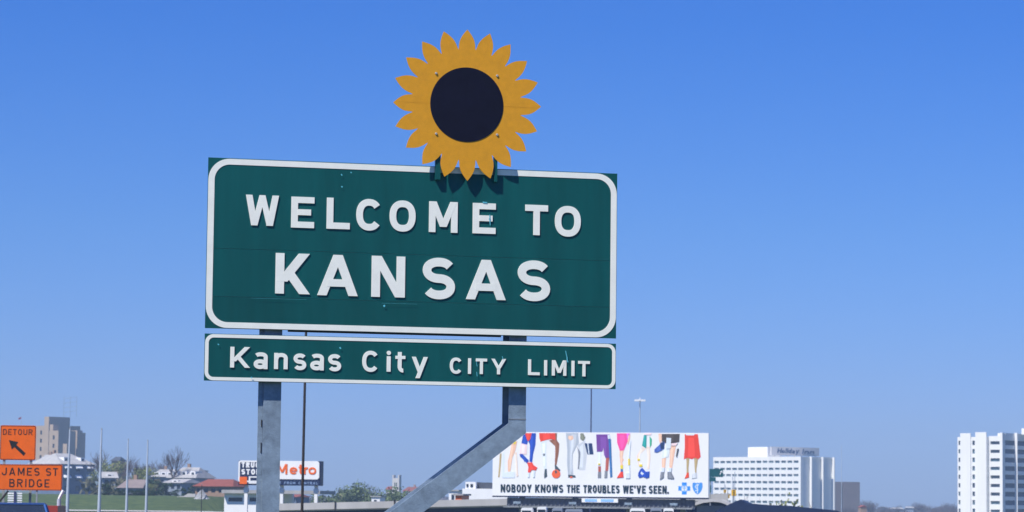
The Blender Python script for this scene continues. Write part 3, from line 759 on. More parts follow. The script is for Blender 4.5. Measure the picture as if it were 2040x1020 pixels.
for px, yt, d, lb in ((225, 918, 680, 'yellow green budding tree beside the small skyline house'), (270, 935, 600, 'yellow green budding tree over the pinkish brown roof'),
                      (293, 930, 610, 'yellow green budding tree behind the fourth steel pole'), (205, 925, 690, 'yellow green budding tree near the bare tree between the first poles'),
                      (301, 962, 520, 'small yellow green bush below the hilltop row')):
    tree('yellow', px, yt, d, lb, group=G1)
for px, yt, d, lb in ((214, 962, 480, 'dark evergreen bush at the foot of the first bare tree'), (310, 950, 560, 'dark evergreen tree right of the fourth steel pole'),
                      (330, 960, 540, 'dark evergreen bush under the dormered houses'), (372, 968, 510, 'dark evergreen bush beside the red roofed building'),
                      (392, 962, 560, 'dark evergreen bush between the hilltop row and the red roof'), (350, 972, 520, 'dark low bush above the white rubble')):
    tree('dark', px, yt, d, lb, 'bush', 'dark bushes below the hilltop houses', wide=1.3)
for k in range(9):
    tree('dark', 238+k*8, 973.5+(k % 3)*1.5, 470, 'dark low bush in the hedge at the top of the grass bank', 'bush', 'low dark bushes of the hedge', wide=1.9)
for px, yt, lb in ((692, 975, 'leftmost green tree behind the overpass'), (707, 970, 'tallest green tree behind the overpass'), (722, 974, 'green tree behind the overpass, right of the tallest'),
                   (740, 972, 'bare looking green tree between the green clump and the church')):
    tree('green', px, yt, 620, lb, group='green trees behind the overpass', wide=.8)
tree('bare', 738, 962, 640, 'bare brown tree between the green trees and the church tower')
for px, yt, lb in ((776, 982, 'small green tree left of the church tower'), (788, 978, 'small green tree right in front of the church tower'), (806, 980, 'small green tree just right of the church tower'),
                   (815, 984, 'lowest green tree below the red roofed hall by the church'), (656, 985, 'small green tree right of the rightmost truck stop sign post')):
    tree('green', px, yt, 600, lb)
for k in range(40):
    px = 1652+k*6.6+random.uniform(-3, 3); d = random.uniform(1350, 1900)
    bump = 16*math.exp(-((px-1728)/18)**2) + 10*math.exp(-((px-1832)/14)**2) + 8*math.exp(-((px-1890)/16)**2)
    tree('bare', px, 1007-bump-random.uniform(-4, 3), d, 'leafless tree in the hazy line between the hotel and the white apartment tower', group='hazy tree line right of the hotel', wide=1.15)
for k in range(26):
    px = 540+k*9+random.uniform(-3, 3); d = random.uniform(1200, 1700)
    tree('bare', px, 986-random.uniform(-3, 3), d, 'leafless tree in the hazy line beyond the overpass', group='hazy tree line beyond the overpass', wide=1.3)
def mass(name, label, px0, px1, ytop, amp, d, mt, n=3000, s=1.0, seed=3):
    rnd = random.Random(seed); q = MB(); a = at(px0, horizon(px0), d).x; b = at(px1, horizon(px1), d).x
    for i in range(n):
        k = rnd.random(); px = px0+(px1-px0)*k; x = a+(b-a)*k
        top = at(px, ytop+amp*math.sin(px*.11+seed)+amp*.7*math.sin(px*.31), d).z
        z = -7+(top+7)*rnd.random()**.6; y = d+rnd.uniform(-20, 20); p = Vector((x, y, z))
        u = Vector((rnd.gauss(0, 1), rnd.gauss(0, .6), rnd.gauss(0, 1))).normalized(); w = Vector((rnd.gauss(0, 1), rnd.gauss(0, 1), rnd.gauss(0, 1))).normalized()
        q.add([p+u*s, p+w*s*.8, p-u*s*.9, p-w*s*.8], [(0, 1, 2, 3)])
    tag(q.obj(name, mt, recalc=False), label, 'woodland', kind='stuff')
for px, yt, lb in ((1488, 988, 'leafless bush just right of the peak of the dark blue roofed shed'), (1516, 993, 'leafless bush under the middle of the hotel front'), (1548, 995, 'leafless bush under the right half of the hotel front'), (1580, 998, 'leafless bush under the hotel corner'), (1622, 1001, 'leafless bush under the shaded side of the hotel')):
    tree('bare', px, yt, 270, lb, 'bush', zb=-7, wide=.9)
tree('yellow', 1560, 1007.5, 262, 'small yellow green bush behind the dark blue roofed shed', 'bush', zb=-7, wide=.8)
mass('distant_wood', 'low purple brown woodland along the horizon beyond the overpass', 520, 1020, 992, 2, 2000, M['twig'], 5000, 1.6)
mass('distant_wood', 'low purple brown woodland along the horizon right of the hotel', 1400, 2060, 1013, 2, 2050, M['twig'], 6000, 1.3, 5)
mass('distant_wood', 'brushy undergrowth between the houses on the bluff', 185, 400, 962, 5, 640, mat('olive_brush', (.085, .085, .05), .9, .4, .1), 2600, .7, 9)

# ------------------------------------------------------------------ overpass
ov = Fr('overpass_bridge', 'pale concrete overpass running across behind the welcome sign posts', 'bridge', 545, 262, 0, -7)
pa = ov.uv(545, 1003.5); pb = ov.uv(1010, 993.3)
sl_ = (pb[1]-pa[1])/(pb[0]-pa[0])
def oz(x): return pa[1]+(x-pa[0])*sl_
def slab(q, x0, x1, y0, y1, t0, t1, mi=0):
    """a sloping beam between heights oz+t0 and oz+t1"""
    vs = [(x, y, oz(x)+t) for x in (x0, x1) for y in (y0, y1) for t in (t0, t1)]
    q.add(vs, [(0,1,3,2),(4,6,7,5),(0,4,5,1),(2,3,7,6),(1,5,7,3),(0,2,6,4)], mi)
xe = ov.uv(1450, 990)[0]
q = MB(); slab(q, pa[0], xe, -.25, .0, -.62, 0); q.obj('parapet', M['conc'], ov.e)
q = MB(); slab(q, pa[0], xe, 0.0, 9, -.75, -.50); q.obj('deck', M['conc'], ov.e)
q = MB(); slab(q, pa[0], xe, 9.0, 9.25, -.62, 0); q.obj('parapet', M['conc'], ov.e)
for yy in (.5, 3.2, 5.9, 8.3):
    q = MB(); slab(q, pa[0], xe, yy, yy+.4, -1.9, -.76); q.obj('girder', M['navy'], ov.e)  # navy colour paints in the shade beneath the deck
for px in (560, 668, 786, 905, 971, 1100, 1250, 1400):
    x = ov.uv(px, 1000)[0]
    q = MB()
    for yy in (1.2, 7.4): q.tube((x, yy, 0), (x, yy, oz(x)-2.4), .4, .4, 10)
    q.box(x-.5, x+.5, .3, 8.7, oz(x)-2.4, oz(x)-1.92); q.obj('pier', M['conc'], ov.e)
for px in (668, 786):
    x = ov.uv(px, 1000)[0]; MB().tube((x, -.3, oz(x)-.75), (x, -.3, oz(x)+.12), .06, .06, 6).obj('bracket_post', M['poledk'], ov.e)

# small things beyond the overpass
def church():
    F = Fr('church', 'distant pale stone church with a square tower and red roof', 'church', 786, 1100, -35, -7)
    xc = F.uv(795, 970)[0]; a = F.uv(781.5, 960)[0]; yr = F.side(799.5, 960, xc)[0]; z = F.uv(795, 952.5)[1]
    hs = [(a+(xc-a)*.3, a+(xc-a)*.42, z-4, z-1.6), (a+(xc-a)*.58, a+(xc-a)*.7, z-4, z-1.6)]
    q = MB(); block(q, a, xc, 0, yr, 0, z, hs, (), .3); w_ = q.obj('tower', M['conc'], F.e, recalc=False); panes(hs, 0, .25, M['glassd'], w_)
    for x in (a+.3, xc-.3):
        for y in (.3, yr-.3): MB().box(x-.3, x+.3, y-.3, y+.3, z, z+1.2).obj('pinnacle', M['conc'], w_)
    x0 = F.uv(766, 985)[0]; zw = F.uv(770, 975)[1]; zr_ = F.uv(770, 969)[1]
    MB().box(x0, a, 1, yr+2, 0, zw).obj('nave', M['conc'], F.e)
    q = MB(); q.xprism([(.6, zw), (yr+2.4, zw), (yr/2+1.5, zr_)], x0-.2, a-.02); q.obj('roof', M['tile'], F.e)
church()
house('school_building', 'long white walled hall under a red roof right of the church tower', 'building', 803, 842, 979, 992, 1120, -14, 'white', 'tile', 970, 0, (7, 1), 12, .1, zb=-7)
house('brick_house', 'small red roofed house just right of the truck stop sign post', 'house', 566, 590, 990, 1003, 700, -20, 'bluewall', 'tile', 984.5, 0, (2, 1), 8, .15, zb=-7)
F = Fr('brick_chimney_tower', 'small buff tower with a dark cap left of the green trees', 'tower', 683, 900, -30, -7)
z1 = F.uv(683, 981)[1]; q = MB().box(-1, 1, -1, 1, 0, z1); q.obj('shaft', M['brickt'], F.e); MB().box(-1.1, 1.1, -1.1, 1.1, z1, F.uv(683, 975)[1]).obj('cap', M['roofdark'], F.e)
# white sheds right of the brace
F = Fr('warehouse_building', 'low white warehouse with a grey roof strip left of the billboard', 'building', 920, 340, -8, -7)
def ux(px): return F.uv(px, 985)[0]
zt_ = F.uv(950, 973.5)[1]
w_ = MB().box(ux(921), ux(1012), 0, 9, 0, zt_).obj('wall', M['white'], F.e)
q = MB(); z2 = F.uv(935, 960)[1]; q.box(ux(926), ux(946.5), .4, 5, zt_, z2); q.obj('upper_room', M['white'], F.e)
for a, b in ((928, 932), (936, 941)): MB().box(ux(a), ux(b), .34, .39, zt_+.15, zt_+.55).obj('window', M['glassd'], F.e)
MB().box(ux(948), ux(990), 1.5, 6, zt_, F.uv(960, 961)[1]).obj('roof_strip', M['roofdark'], F.e)
def shed(label, px0, px1, yt, d, mt, nm='storage_shed'):
    F = Fr(nm, label, 'shed', px0, d, -8, -7); x1 = F.uv(px1, yt)[0]; z = F.uv(px0, yt)[1]
    MB().box(0, x1, 0, 5, 0, z).obj('wall', mt, F.e); MB().box(-.2, x1+.2, -.2, 5.2, z, z+.18).obj('roof', M['roofgrey'], F.e)
    MB().box(x1*.3, x1*.6, -.05, -.01, z-1.3, z-.5).obj('door', M['glassd'], F.e)
shed('small white shed between the brace and the white warehouse', 894, 912, 978, 420, M['white'])
shed('small pale shed low behind the overpass by the brace', 740, 757, 990, 500, M['white'])
shed('orange site container on the overpass side of the white warehouse', 907, 920, 987, 300, M['orange'], 'site_container')
# long low white building behind the truck stop sign
F = Fr('truck_stop_building', 'low white flat roofed building with dark window strips under the truck stop sign', 'building', 447, 360, -8, -7)
hs = []
for a, b in ((455, 483), (497, 516), (522, 545)): hs.append((F.uv(a, 990)[0], F.uv(b, 990)[0], F.uv(a, 999)[1], F.uv(a, 991)[1]))
q = MB(); block(q, F.uv(447, 985)[0], F.uv(552, 985)[0], 0, 10, 0, F.uv(480, 983)[1], hs, (), .25); q.obj('wall', M['white'], F.e, recalc=False)
for h_ in hs: panes([h_], 0, .2, M['glassd'], F.e)
MB().box(F.uv(444, 983)[0], F.uv(640, 985)[0], -.8, 9, F.uv(480, 982.8)[1], F.uv(480, 976)[1]).obj('canopy', M['roofgrey'], F.e)

# ------------------------------------------------------------------ truck stop sign
D = 300
F = Fr('truck_stop_sign', 'truck stop pylon sign with navy and white panels and orange lettering on white posts', 'sign', 474, D, -8, -7)
def fx(px, py=940): return F.uv(px, py)[0]
def fz(py, px=560): return F.uv(px, py)[1]
x0, x1 = fx(475), fx(638.5); zt_, zb_ = fz(918), fz(967)
cab = MB().box(x0, x1, .1, 1.5, zb_, zt_).obj('cabinet', M['navy'], F.e)
MB().box(x0+.02, fx(525), 0, .1, zb_+.05, zt_-.02).obj('navy_panel', M['navy'], F.e)
q = MB(); ring(q, rrect(x0, fx(527), zb_+.3, zt_, .25), rrect(x0+.16, fx(527)-.16, zb_+.46, zt_-.16, .15), -.04, .0); q.obj('panel_trim', M['white'], F.e)
pn = MB().prism(rrect(fx(528), fx(636), fz(954.5), zt_, .3), -.02, .1).obj('white_panel', M['white'], F.e)
q = MB()
for ch, a, b, h_ in (('M', 552, 572.5, 20), ('e', 577, 592.5, 14), ('t', 595, 603.5, 19), ('r', 605.5, 613, 14), ('o', 614.7, 630, 14)):
    zb2 = fz(944.5); glyph(q, ch, fx(a), zb2, fx(b)-fx(a), h_/FPX*D*1.0, .19 if ch != 'M' else .21, -.06, -.021, .004)
q.obj('lettering', M['orange'], F.e)
MB().box(fx(528), x1-.02, .0, .1, zb_+.02, fz(955.5)).obj('lower_panel', M['navy'], F.e)
M['pale'] = mat('pale_blue_print', (.22, .32, .50), .6, .1, 1)
q = MB(); line(q, 'EXIT FROM CENTRAL', fx(542), fx(634), fz(964.5), fz(959.5), .055, -.02, -.001, .3, .5, .002); q.obj('lettering', M['pale'], F.e)
q = MB(); line(q, 'TRUCK', fx(481), fx(526), fz(932), fz(921.5), .15, -.03, -.001, .2, .4, .003); q.obj('lettering', M['white'], F.e); q = MB(); line(q, 'STOP', fx(481), fx(518), fz(946), fz(935), .15, -.03, -.001, .2, .4, .003); q.obj('lettering', M['white'], F.e); q = MB()
q.box(fx(496), fx(516), -.03, -.001, fz(952), fz(949.5)); q.box(fx(496), fx(520), -.03, -.001, fz(964), fz(959)); q.box(fx(496), fx(499), -.03, -.001, fz(959), fz(952)); q.obj('arrow_marking', M['white'], F.e)
MB().box(fx(477.5), fx(492.5), -.05, -.001, fz(965), fz(950.5)).obj('orange_square', M['orange'], F.e)
for px in (487.5, 558.5, 627): 
    x = fx(px, 990); MB().box(x-.17, x+.17, .5, .85, 0, zb_).obj('post', M['white'], F.e)
    MB().box(x-.24, x+.24, .43, .92, zb_-.75, zb_-.35).obj('collar', M['white'], F.e)

# ------------------------------------------------------------------ billboard
B = Fr('billboard', 'wide white billboard with rows of printed legs and the words nobody knows the troubles', 'billboard', 982, 200, -12.5, -7)
def bx_(px, py): return B.uv(px, py)
x0 = bx_(981.5, 925)[0]; x1 = bx_(1411.5, 925)[0]; zt_ = bx_(1200, 861.5)[1]; zb_ = bx_(1200, 989.5)[1]
face = MB().box(x0, x1, 0, .25, zb_, zt_).obj('panel', M['bbwhite'], B.e)
xw = (x1-x0)/14
for k in range(13): pass
MB().box(x0, x1, .02, .27, zb_-.10, zb_-.005).obj('lower_frame', M['navy'], B.e)
PC = {}
def pm(name, c):
    if name not in PC: PC[name] = mat('print_'+name, c, .6, .06, .8)
    return PC[name]
pal = dict(tan=(.42,.32,.16), ice=(.66,.74,.82), skin=(.80,.50,.36), pale=(.82,.68,.58), yel=(.78,.62,.05), red=(.75,.06,.04), blue=(.015,.07,.42), pink=(.86,.66,.66),
  cast=(.68,.76,.79), brown=(.26,.11,.07), dark=(.05,.08,.10), ball=(.80,.13,.05), grey=(.42,.47,.53), lgrey=(.56,.60,.64), olive=(.20,.22,.17), navy=(.02,.05,.14),
  purple=(.17,.06,.30), maroon=(.40,.10,.08), dgrey=(.20,.22,.26), cobalt=(.03,.15,.38), hot=(.85,.08,.32), mag=(.75,.15,.60), teal=(.02,.32,.30), green=(.04,.38,.22),
  skirt=(.07,.06,.06), mblue=(.06,.12,.40), dkhair=(.10,.10,.10), logo=(.03,.25,.72), llogo=(.25,.48,.85), orange2=(.72,.07,.03))
def cA(x, y): return bx_(970+x/5.37, 830+y/5.37)
def cB(x, y): return bx_(1190+x/5.367, 830+y/5.367)
def fig(cv, polys):
    names = []; q = MB()
    for k, (c, pts) in enumerate(polys):
        if c not in names: names.append(c)
        pp = [cv(*p) for p in pts]
        pp = [(min(max(a, x0+.02), x1-.02), min(b, zt_-.01)) for a, b in pp]
        q.prism(pp, -.006-.004*k, -.0005, names.index(c), back=False)
        xs_, zs_ = [p[0] for p in pp], [p[1] for p in pp]
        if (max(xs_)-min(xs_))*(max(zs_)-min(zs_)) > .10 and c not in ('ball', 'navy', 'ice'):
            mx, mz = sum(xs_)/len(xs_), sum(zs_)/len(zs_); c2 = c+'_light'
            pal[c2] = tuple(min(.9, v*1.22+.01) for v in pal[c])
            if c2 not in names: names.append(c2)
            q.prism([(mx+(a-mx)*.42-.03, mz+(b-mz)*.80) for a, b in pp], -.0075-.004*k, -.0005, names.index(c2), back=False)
    q.obj('printed_figure', [pm(n_, pal[n_]) for n_ in names], B.e)
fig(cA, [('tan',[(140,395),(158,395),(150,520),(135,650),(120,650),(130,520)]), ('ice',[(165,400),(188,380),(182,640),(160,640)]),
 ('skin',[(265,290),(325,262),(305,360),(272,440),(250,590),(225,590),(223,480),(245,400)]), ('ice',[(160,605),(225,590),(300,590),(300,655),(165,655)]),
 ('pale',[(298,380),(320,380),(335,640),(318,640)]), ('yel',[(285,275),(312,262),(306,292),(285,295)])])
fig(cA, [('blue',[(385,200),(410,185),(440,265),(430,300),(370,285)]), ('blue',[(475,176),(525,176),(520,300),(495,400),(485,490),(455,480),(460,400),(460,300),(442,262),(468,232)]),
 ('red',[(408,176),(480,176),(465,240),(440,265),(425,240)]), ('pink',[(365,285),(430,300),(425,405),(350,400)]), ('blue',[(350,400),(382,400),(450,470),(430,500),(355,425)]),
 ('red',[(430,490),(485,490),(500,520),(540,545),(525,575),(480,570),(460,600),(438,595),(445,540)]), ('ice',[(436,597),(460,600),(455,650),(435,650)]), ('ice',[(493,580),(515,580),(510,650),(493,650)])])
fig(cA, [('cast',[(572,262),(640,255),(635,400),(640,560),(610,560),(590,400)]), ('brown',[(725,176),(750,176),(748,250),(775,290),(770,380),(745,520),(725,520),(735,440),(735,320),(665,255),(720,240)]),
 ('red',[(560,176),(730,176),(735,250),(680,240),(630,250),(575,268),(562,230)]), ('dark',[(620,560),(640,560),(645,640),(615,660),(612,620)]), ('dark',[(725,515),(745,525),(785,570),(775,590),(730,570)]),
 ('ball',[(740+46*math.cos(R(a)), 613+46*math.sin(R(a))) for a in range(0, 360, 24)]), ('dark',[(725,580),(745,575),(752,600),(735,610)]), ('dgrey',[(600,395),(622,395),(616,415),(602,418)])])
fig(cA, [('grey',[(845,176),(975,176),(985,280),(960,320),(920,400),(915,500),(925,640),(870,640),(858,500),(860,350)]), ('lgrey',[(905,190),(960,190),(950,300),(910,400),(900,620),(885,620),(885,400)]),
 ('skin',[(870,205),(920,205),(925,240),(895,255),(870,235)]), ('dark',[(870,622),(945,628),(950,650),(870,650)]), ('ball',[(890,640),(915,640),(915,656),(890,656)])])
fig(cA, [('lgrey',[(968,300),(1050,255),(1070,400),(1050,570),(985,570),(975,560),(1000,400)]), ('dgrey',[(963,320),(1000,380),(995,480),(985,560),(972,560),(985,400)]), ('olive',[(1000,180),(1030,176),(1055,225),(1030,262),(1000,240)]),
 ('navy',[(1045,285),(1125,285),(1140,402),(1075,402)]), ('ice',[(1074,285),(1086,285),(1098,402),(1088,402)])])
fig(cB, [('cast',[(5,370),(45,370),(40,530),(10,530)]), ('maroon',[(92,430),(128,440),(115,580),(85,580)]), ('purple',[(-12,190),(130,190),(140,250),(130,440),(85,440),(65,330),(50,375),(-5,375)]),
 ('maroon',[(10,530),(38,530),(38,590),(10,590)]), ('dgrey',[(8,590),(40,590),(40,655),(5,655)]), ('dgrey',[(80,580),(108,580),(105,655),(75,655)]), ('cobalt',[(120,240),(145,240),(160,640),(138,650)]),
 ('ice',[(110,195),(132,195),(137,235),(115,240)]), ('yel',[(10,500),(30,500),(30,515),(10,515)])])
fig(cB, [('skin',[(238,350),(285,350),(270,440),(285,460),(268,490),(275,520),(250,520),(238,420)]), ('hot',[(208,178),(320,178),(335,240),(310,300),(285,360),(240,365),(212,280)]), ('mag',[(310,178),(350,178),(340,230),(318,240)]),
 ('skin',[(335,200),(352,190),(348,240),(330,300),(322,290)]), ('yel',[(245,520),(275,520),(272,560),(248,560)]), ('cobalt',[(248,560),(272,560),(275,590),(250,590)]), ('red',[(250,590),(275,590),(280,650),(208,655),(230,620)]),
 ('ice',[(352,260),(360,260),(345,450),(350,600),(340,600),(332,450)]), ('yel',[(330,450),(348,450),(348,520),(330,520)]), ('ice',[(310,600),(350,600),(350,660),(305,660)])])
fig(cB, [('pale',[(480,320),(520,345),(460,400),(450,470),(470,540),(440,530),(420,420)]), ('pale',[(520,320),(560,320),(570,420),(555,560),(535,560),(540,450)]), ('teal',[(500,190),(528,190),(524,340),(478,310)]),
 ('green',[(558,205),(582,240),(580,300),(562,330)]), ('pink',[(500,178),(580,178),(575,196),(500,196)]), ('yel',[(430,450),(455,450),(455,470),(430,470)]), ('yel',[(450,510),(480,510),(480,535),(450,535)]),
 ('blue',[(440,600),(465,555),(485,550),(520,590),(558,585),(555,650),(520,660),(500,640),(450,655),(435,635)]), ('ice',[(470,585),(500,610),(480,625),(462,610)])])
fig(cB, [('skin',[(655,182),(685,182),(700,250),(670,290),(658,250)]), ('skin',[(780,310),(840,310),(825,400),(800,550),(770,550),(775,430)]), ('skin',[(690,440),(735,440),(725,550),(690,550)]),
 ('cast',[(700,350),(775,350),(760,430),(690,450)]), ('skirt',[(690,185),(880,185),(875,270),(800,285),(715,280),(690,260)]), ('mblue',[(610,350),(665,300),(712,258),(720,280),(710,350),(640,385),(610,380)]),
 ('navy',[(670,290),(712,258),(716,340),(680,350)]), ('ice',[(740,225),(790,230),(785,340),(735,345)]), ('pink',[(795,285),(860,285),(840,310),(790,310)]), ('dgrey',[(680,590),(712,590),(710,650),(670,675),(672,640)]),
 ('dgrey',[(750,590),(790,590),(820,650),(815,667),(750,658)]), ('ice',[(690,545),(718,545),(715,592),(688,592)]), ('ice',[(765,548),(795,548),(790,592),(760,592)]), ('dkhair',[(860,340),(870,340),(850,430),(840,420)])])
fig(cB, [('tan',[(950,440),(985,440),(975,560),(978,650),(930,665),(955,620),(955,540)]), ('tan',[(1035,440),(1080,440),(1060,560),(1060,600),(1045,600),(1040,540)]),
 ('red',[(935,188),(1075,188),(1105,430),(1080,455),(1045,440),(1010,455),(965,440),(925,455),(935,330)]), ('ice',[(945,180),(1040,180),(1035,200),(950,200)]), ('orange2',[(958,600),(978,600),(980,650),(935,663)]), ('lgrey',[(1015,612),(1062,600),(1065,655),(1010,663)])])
q = MB(); za, zc = bx_(1165, 981.7)[1], bx_(1165, 966.2)[1]
for wd, a, b in (('NOBODY', 997.5, 1059), ('KNOWS', 1066, 1122), ('THE', 1129, 1155), ('TROUBLES', 1162, 1234.5), ("WE'VE", 1241, 1286.5), ('SEEN.', 1292.5, 1332)):
    q = MB(); line(q, wd, bx_(a, 973)[0], bx_(b, 975)[0], za, zc, .105, -.03, -.0005, .15, .34, .002); q.obj('slogan_word', pm('navyblack', (.012,.035,.06)), B.e)
# the two blue emblems
q = MB(); cx, cz_ = bx_(1363.2, 973); u_ = 200/FPX*1.02
def RR(a, b, c, d, mi=0, k=0): q.box(cx+a*u_, cx+b*u_, -.01-.003*k, -.0005, cz_+c*u_, cz_+d*u_, mi)
RR(-4.6, 4.6, 4.5, 11.5); RR(-4.6, 4.6, -11.5, -4.5); RR(-11.5, -5.5, -4.2, 4.2); RR(5.5, 11.5, -4.2, 4.2)
ring(q, [(cx+6.6*u_*math.cos(R(a)), cz_+6.6*u_*math.sin(R(a))) for a in range(0, 360, 15)], [(cx+5.4*u_*math.cos(R(a)), cz_+5.4*u_*math.sin(R(a))) for a in range(0, 360, 15)], -.016, -.0005, 1)
q.stroke([(cx, cz_-3.6*u_), (cx, cz_+1.5*u_)], 1.6*u_, -.014, -.0005, mi=1); q.stroke([(cx-3.4*u_, cz_+1*u_), (cx+3.4*u_, cz_+1*u_)], 1.1*u_, -.018, -.0005, mi=1)
q.prism([(cx+1.3*u_*math.cos(R(a)), cz_+3.4*u_+1.3*u_*math.sin(R(a))) for a in range(0, 360, 36)], -.014, -.0005, 1)
q.obj('cross_emblem', [pm('logo', pal['logo']), pm('llogo', pal['llogo'])], B.e)
q = MB(); cx, cz_ = bx_(1389.5, 972.5)
sh_ = [(-9.5,10),(-6,11),(-3,9.5),(0,10.5),(3,9.5),(6,11),(9.5,10),(9.8,3),(8,-4),(4.5,-9),(0,-12),(-4.5,-9),(-8,-4),(-9.8,3)]
q.prism([(cx+a*u_, cz_+b*u_) for a, b in sh_], -.008, -.0005, 0)
q.stroke([(cx, cz_-10*u_), (cx, cz_+8.5*u_)], 1.7*u_, -.016, -.008, mi=1)
q.stroke([(cx-4*u_, cz_-5*u_), (cx+1.5*u_, cz_-3.5*u_), (cx-1.5*u_, cz_-.5*u_), (cx-4.5*u_, cz_+2.5*u_), (cx-2*u_, cz_+6*u_), (cx+3*u_, cz_+6.5*u_)], 1.7*u_, -.013, -.008, mi=1)
q.obj('shield_emblem', [pm('logo2', (.06,.28,.70)), pm('ice', pal['ice'])], B.e)
# catwalk and apron below
ca, cb = bx_(1008, 995)[0], bx_(1383, 995)[0]; zc1 = zb_-.14; zc0 = bx_(1200, 1010.5)[1]
cw = MB().box(ca, cb, .35, .45, zc0, zc1).obj('apron', M['shadegrey'], B.e)
me = MB().box(-.04, .04, -.05, .0, zc0, zc1).mesh('slat', M['shadegrey'])
for k in range(44): link('slat', me, cw, (ca+(cb-ca)*(k+.5)/44, .348, 0))
q = MB().box(ca, cb, -.9, .3, zc0-.08, zc0); q.obj('catwalk', M['galv2'], B.e)
p0, p1 = bx_(1160, 997)[0], bx_(1232, 997)[0]; pa_, pb_ = bx_(1196, 1001)[1], bx_(1196, 993.2)[1]
q = MB().box(p0, p1, -.20, -.16, pa_, pb_); w_ = p1-p0
pl = q.obj('name_plate', M['bbwhite'], B.e)
q = MB(); q.box(p0+w_*.09, p0+w_*.42, -.215, -.201, pa_+.05, pb_-.04); q.box(p0+w_*.53, p0+w_*.88, -.215, -.201, pa_+.05, pb_-.04); q.obj('printed_band', pm('llogo', pal['llogo']), pl)
for k in range(4):
    x = x0+(x1-x0)*(k+.5)/4; q = MB(); q.box(x-.18, x+.18, .9, 1.3, 0, zt_-1.0); q.obj('post', M['galv2'], B.e)
    q = MB(); q.box(x-.06, x+.06, .28, .9, zt_-1.4, zt_-1.2); q.box(x-.06, x+.06, .5, .9, zb_+.3, zb_+.5); q.obj('bracket', M['galv2'], B.e)
for px in (1040, 1150, 1260, 1350):
    x, z = bx_(px, 1006); q = MB(); q.tube((x, -.9, zc0), (x, -1.5, zc0+.25), .03, .03, 5); q.box(x-.25, x+.25, -1.75, -1.5, zc0+.18, zc0+.34); q.obj('floodlight', M['galv'], B.e)

# pale cars and vans parked under the billboard
def car(name, label, x, y, z, rz, paint, h=1.42, L=4.5, W=1.75, group=None, van=False):
    e = bpy.data.objects.new(name, None); COL.objects.link(e); e.location = (x, y, z); e.rotation_euler = (0, 0, rz); tag(e, label, 'car' if not van else 'van', group)
    prof = [(-L/2, .32), (-L/2, .75), (-L/2+.15, .86), (-L*.22, .92), (L*.30, .90), (L/2-.12, .84), (L/2, .7), (L/2, .32)]
    if van: prof = [(-L/2, .32), (-L/2, .95), (-L*.36, 1.1), (L/2-.02, 1.1), (L/2, .32)]
    q = MB(); q.xprism(prof, -W/2, W/2); q.obj('body', paint, e)
    b0, b1, t0, t1 = (-L*.24, L*.36, -L*.10, L*.24) if not van else (-L*.37, L*.49, -L*.24, L*.48)
    zb0 = .90 if not van else 1.09
    vs = [(sx*W*.48, yy, zz_) for yy, zz_ in ((b0, zb0), (b1, zb0)) for sx in (-1, 1)] + [(sx*W*.40, yy, h-.05) for yy in (t0, t1) for sx in (-1, 1)]
    q = MB(); q.add(vs, [(0,1,5,4),(2,6,7,3),(0,4,6,2),(1,3,7,5),(4,5,7,6)]); q.obj('window_glass', M['glassd'], e)
    q = MB(); q.box(-W*.405, W*.405, t0-.03, t1+.03, h-.05, h)
    for sx in (-1, 1):
        for (ya, yb) in ((b0, t0), (b1, t1), ((b0+b1)/2, (t0+t1)/2)): q.tube((sx*W*.482, ya, zb0), (sx*W*.405, yb, h-.04), .03, .03, 4)
    rf = q.obj('roof', paint, e)
    for sx in (-1, 1):
        for yy in (-L*.3, L*.3):
            q = MB(); q.tube((sx*(W/2-.2), yy, .32), (sx*(W/2+.01), yy, .32), .32, .32, 14); wh = q.obj('wheel', M['tyre'], e)
            q = MB(); q.tube((sx*(W/2), yy, .32), (sx*(W/2+.02), yy, .32), .18, .18, 10); q.obj('rim', M['galv'], wh)
        MB().box(sx*W*.3, sx*W*.46, -L/2-.03, -L/2+.01, .6, .72).obj('tail_light', M['tlight'], e)
        MB().box(sx*W*.3, sx*W*.46, L/2-.01, L/2+.03, .6, .72).obj('headlight', M['lamp'], e)
    return e
c = at(22, 1000, 78); car('parked_car', 'blue car with dark windows at the lower left corner below the orange signs', -13.4, 78, .012, R(8), M['carblue'], 1.34)
c = at(103, 1000, 100); 
F = Fr('site_trailer', 'dull red trailer side at the bottom left beside the blue car', 'trailer', 108, 118, 0, 0)
xa, xb = F.uv(98, 1010)[0], F.uv(115, 1010)[0]; z1 = F.uv(106, 1007.5)[1]
F.e.location.z = height(F.o.x, 118)
F.o.z = height(F.o.x, 118)
z1 = F.uv(106, 1007.5)[1]; xa = F.uv(52, 1010)[0]
MB().box(xa, xb, 0, 2.2, .5, z1).obj('body', M['carred'], F.e)
for x in (xa+.8, xb-.8): q = MB(); q.tube((x, -.02, .35), (x, .25, .35), .34, .34, 12); q.obj('wheel', M['tyre'], F.e)

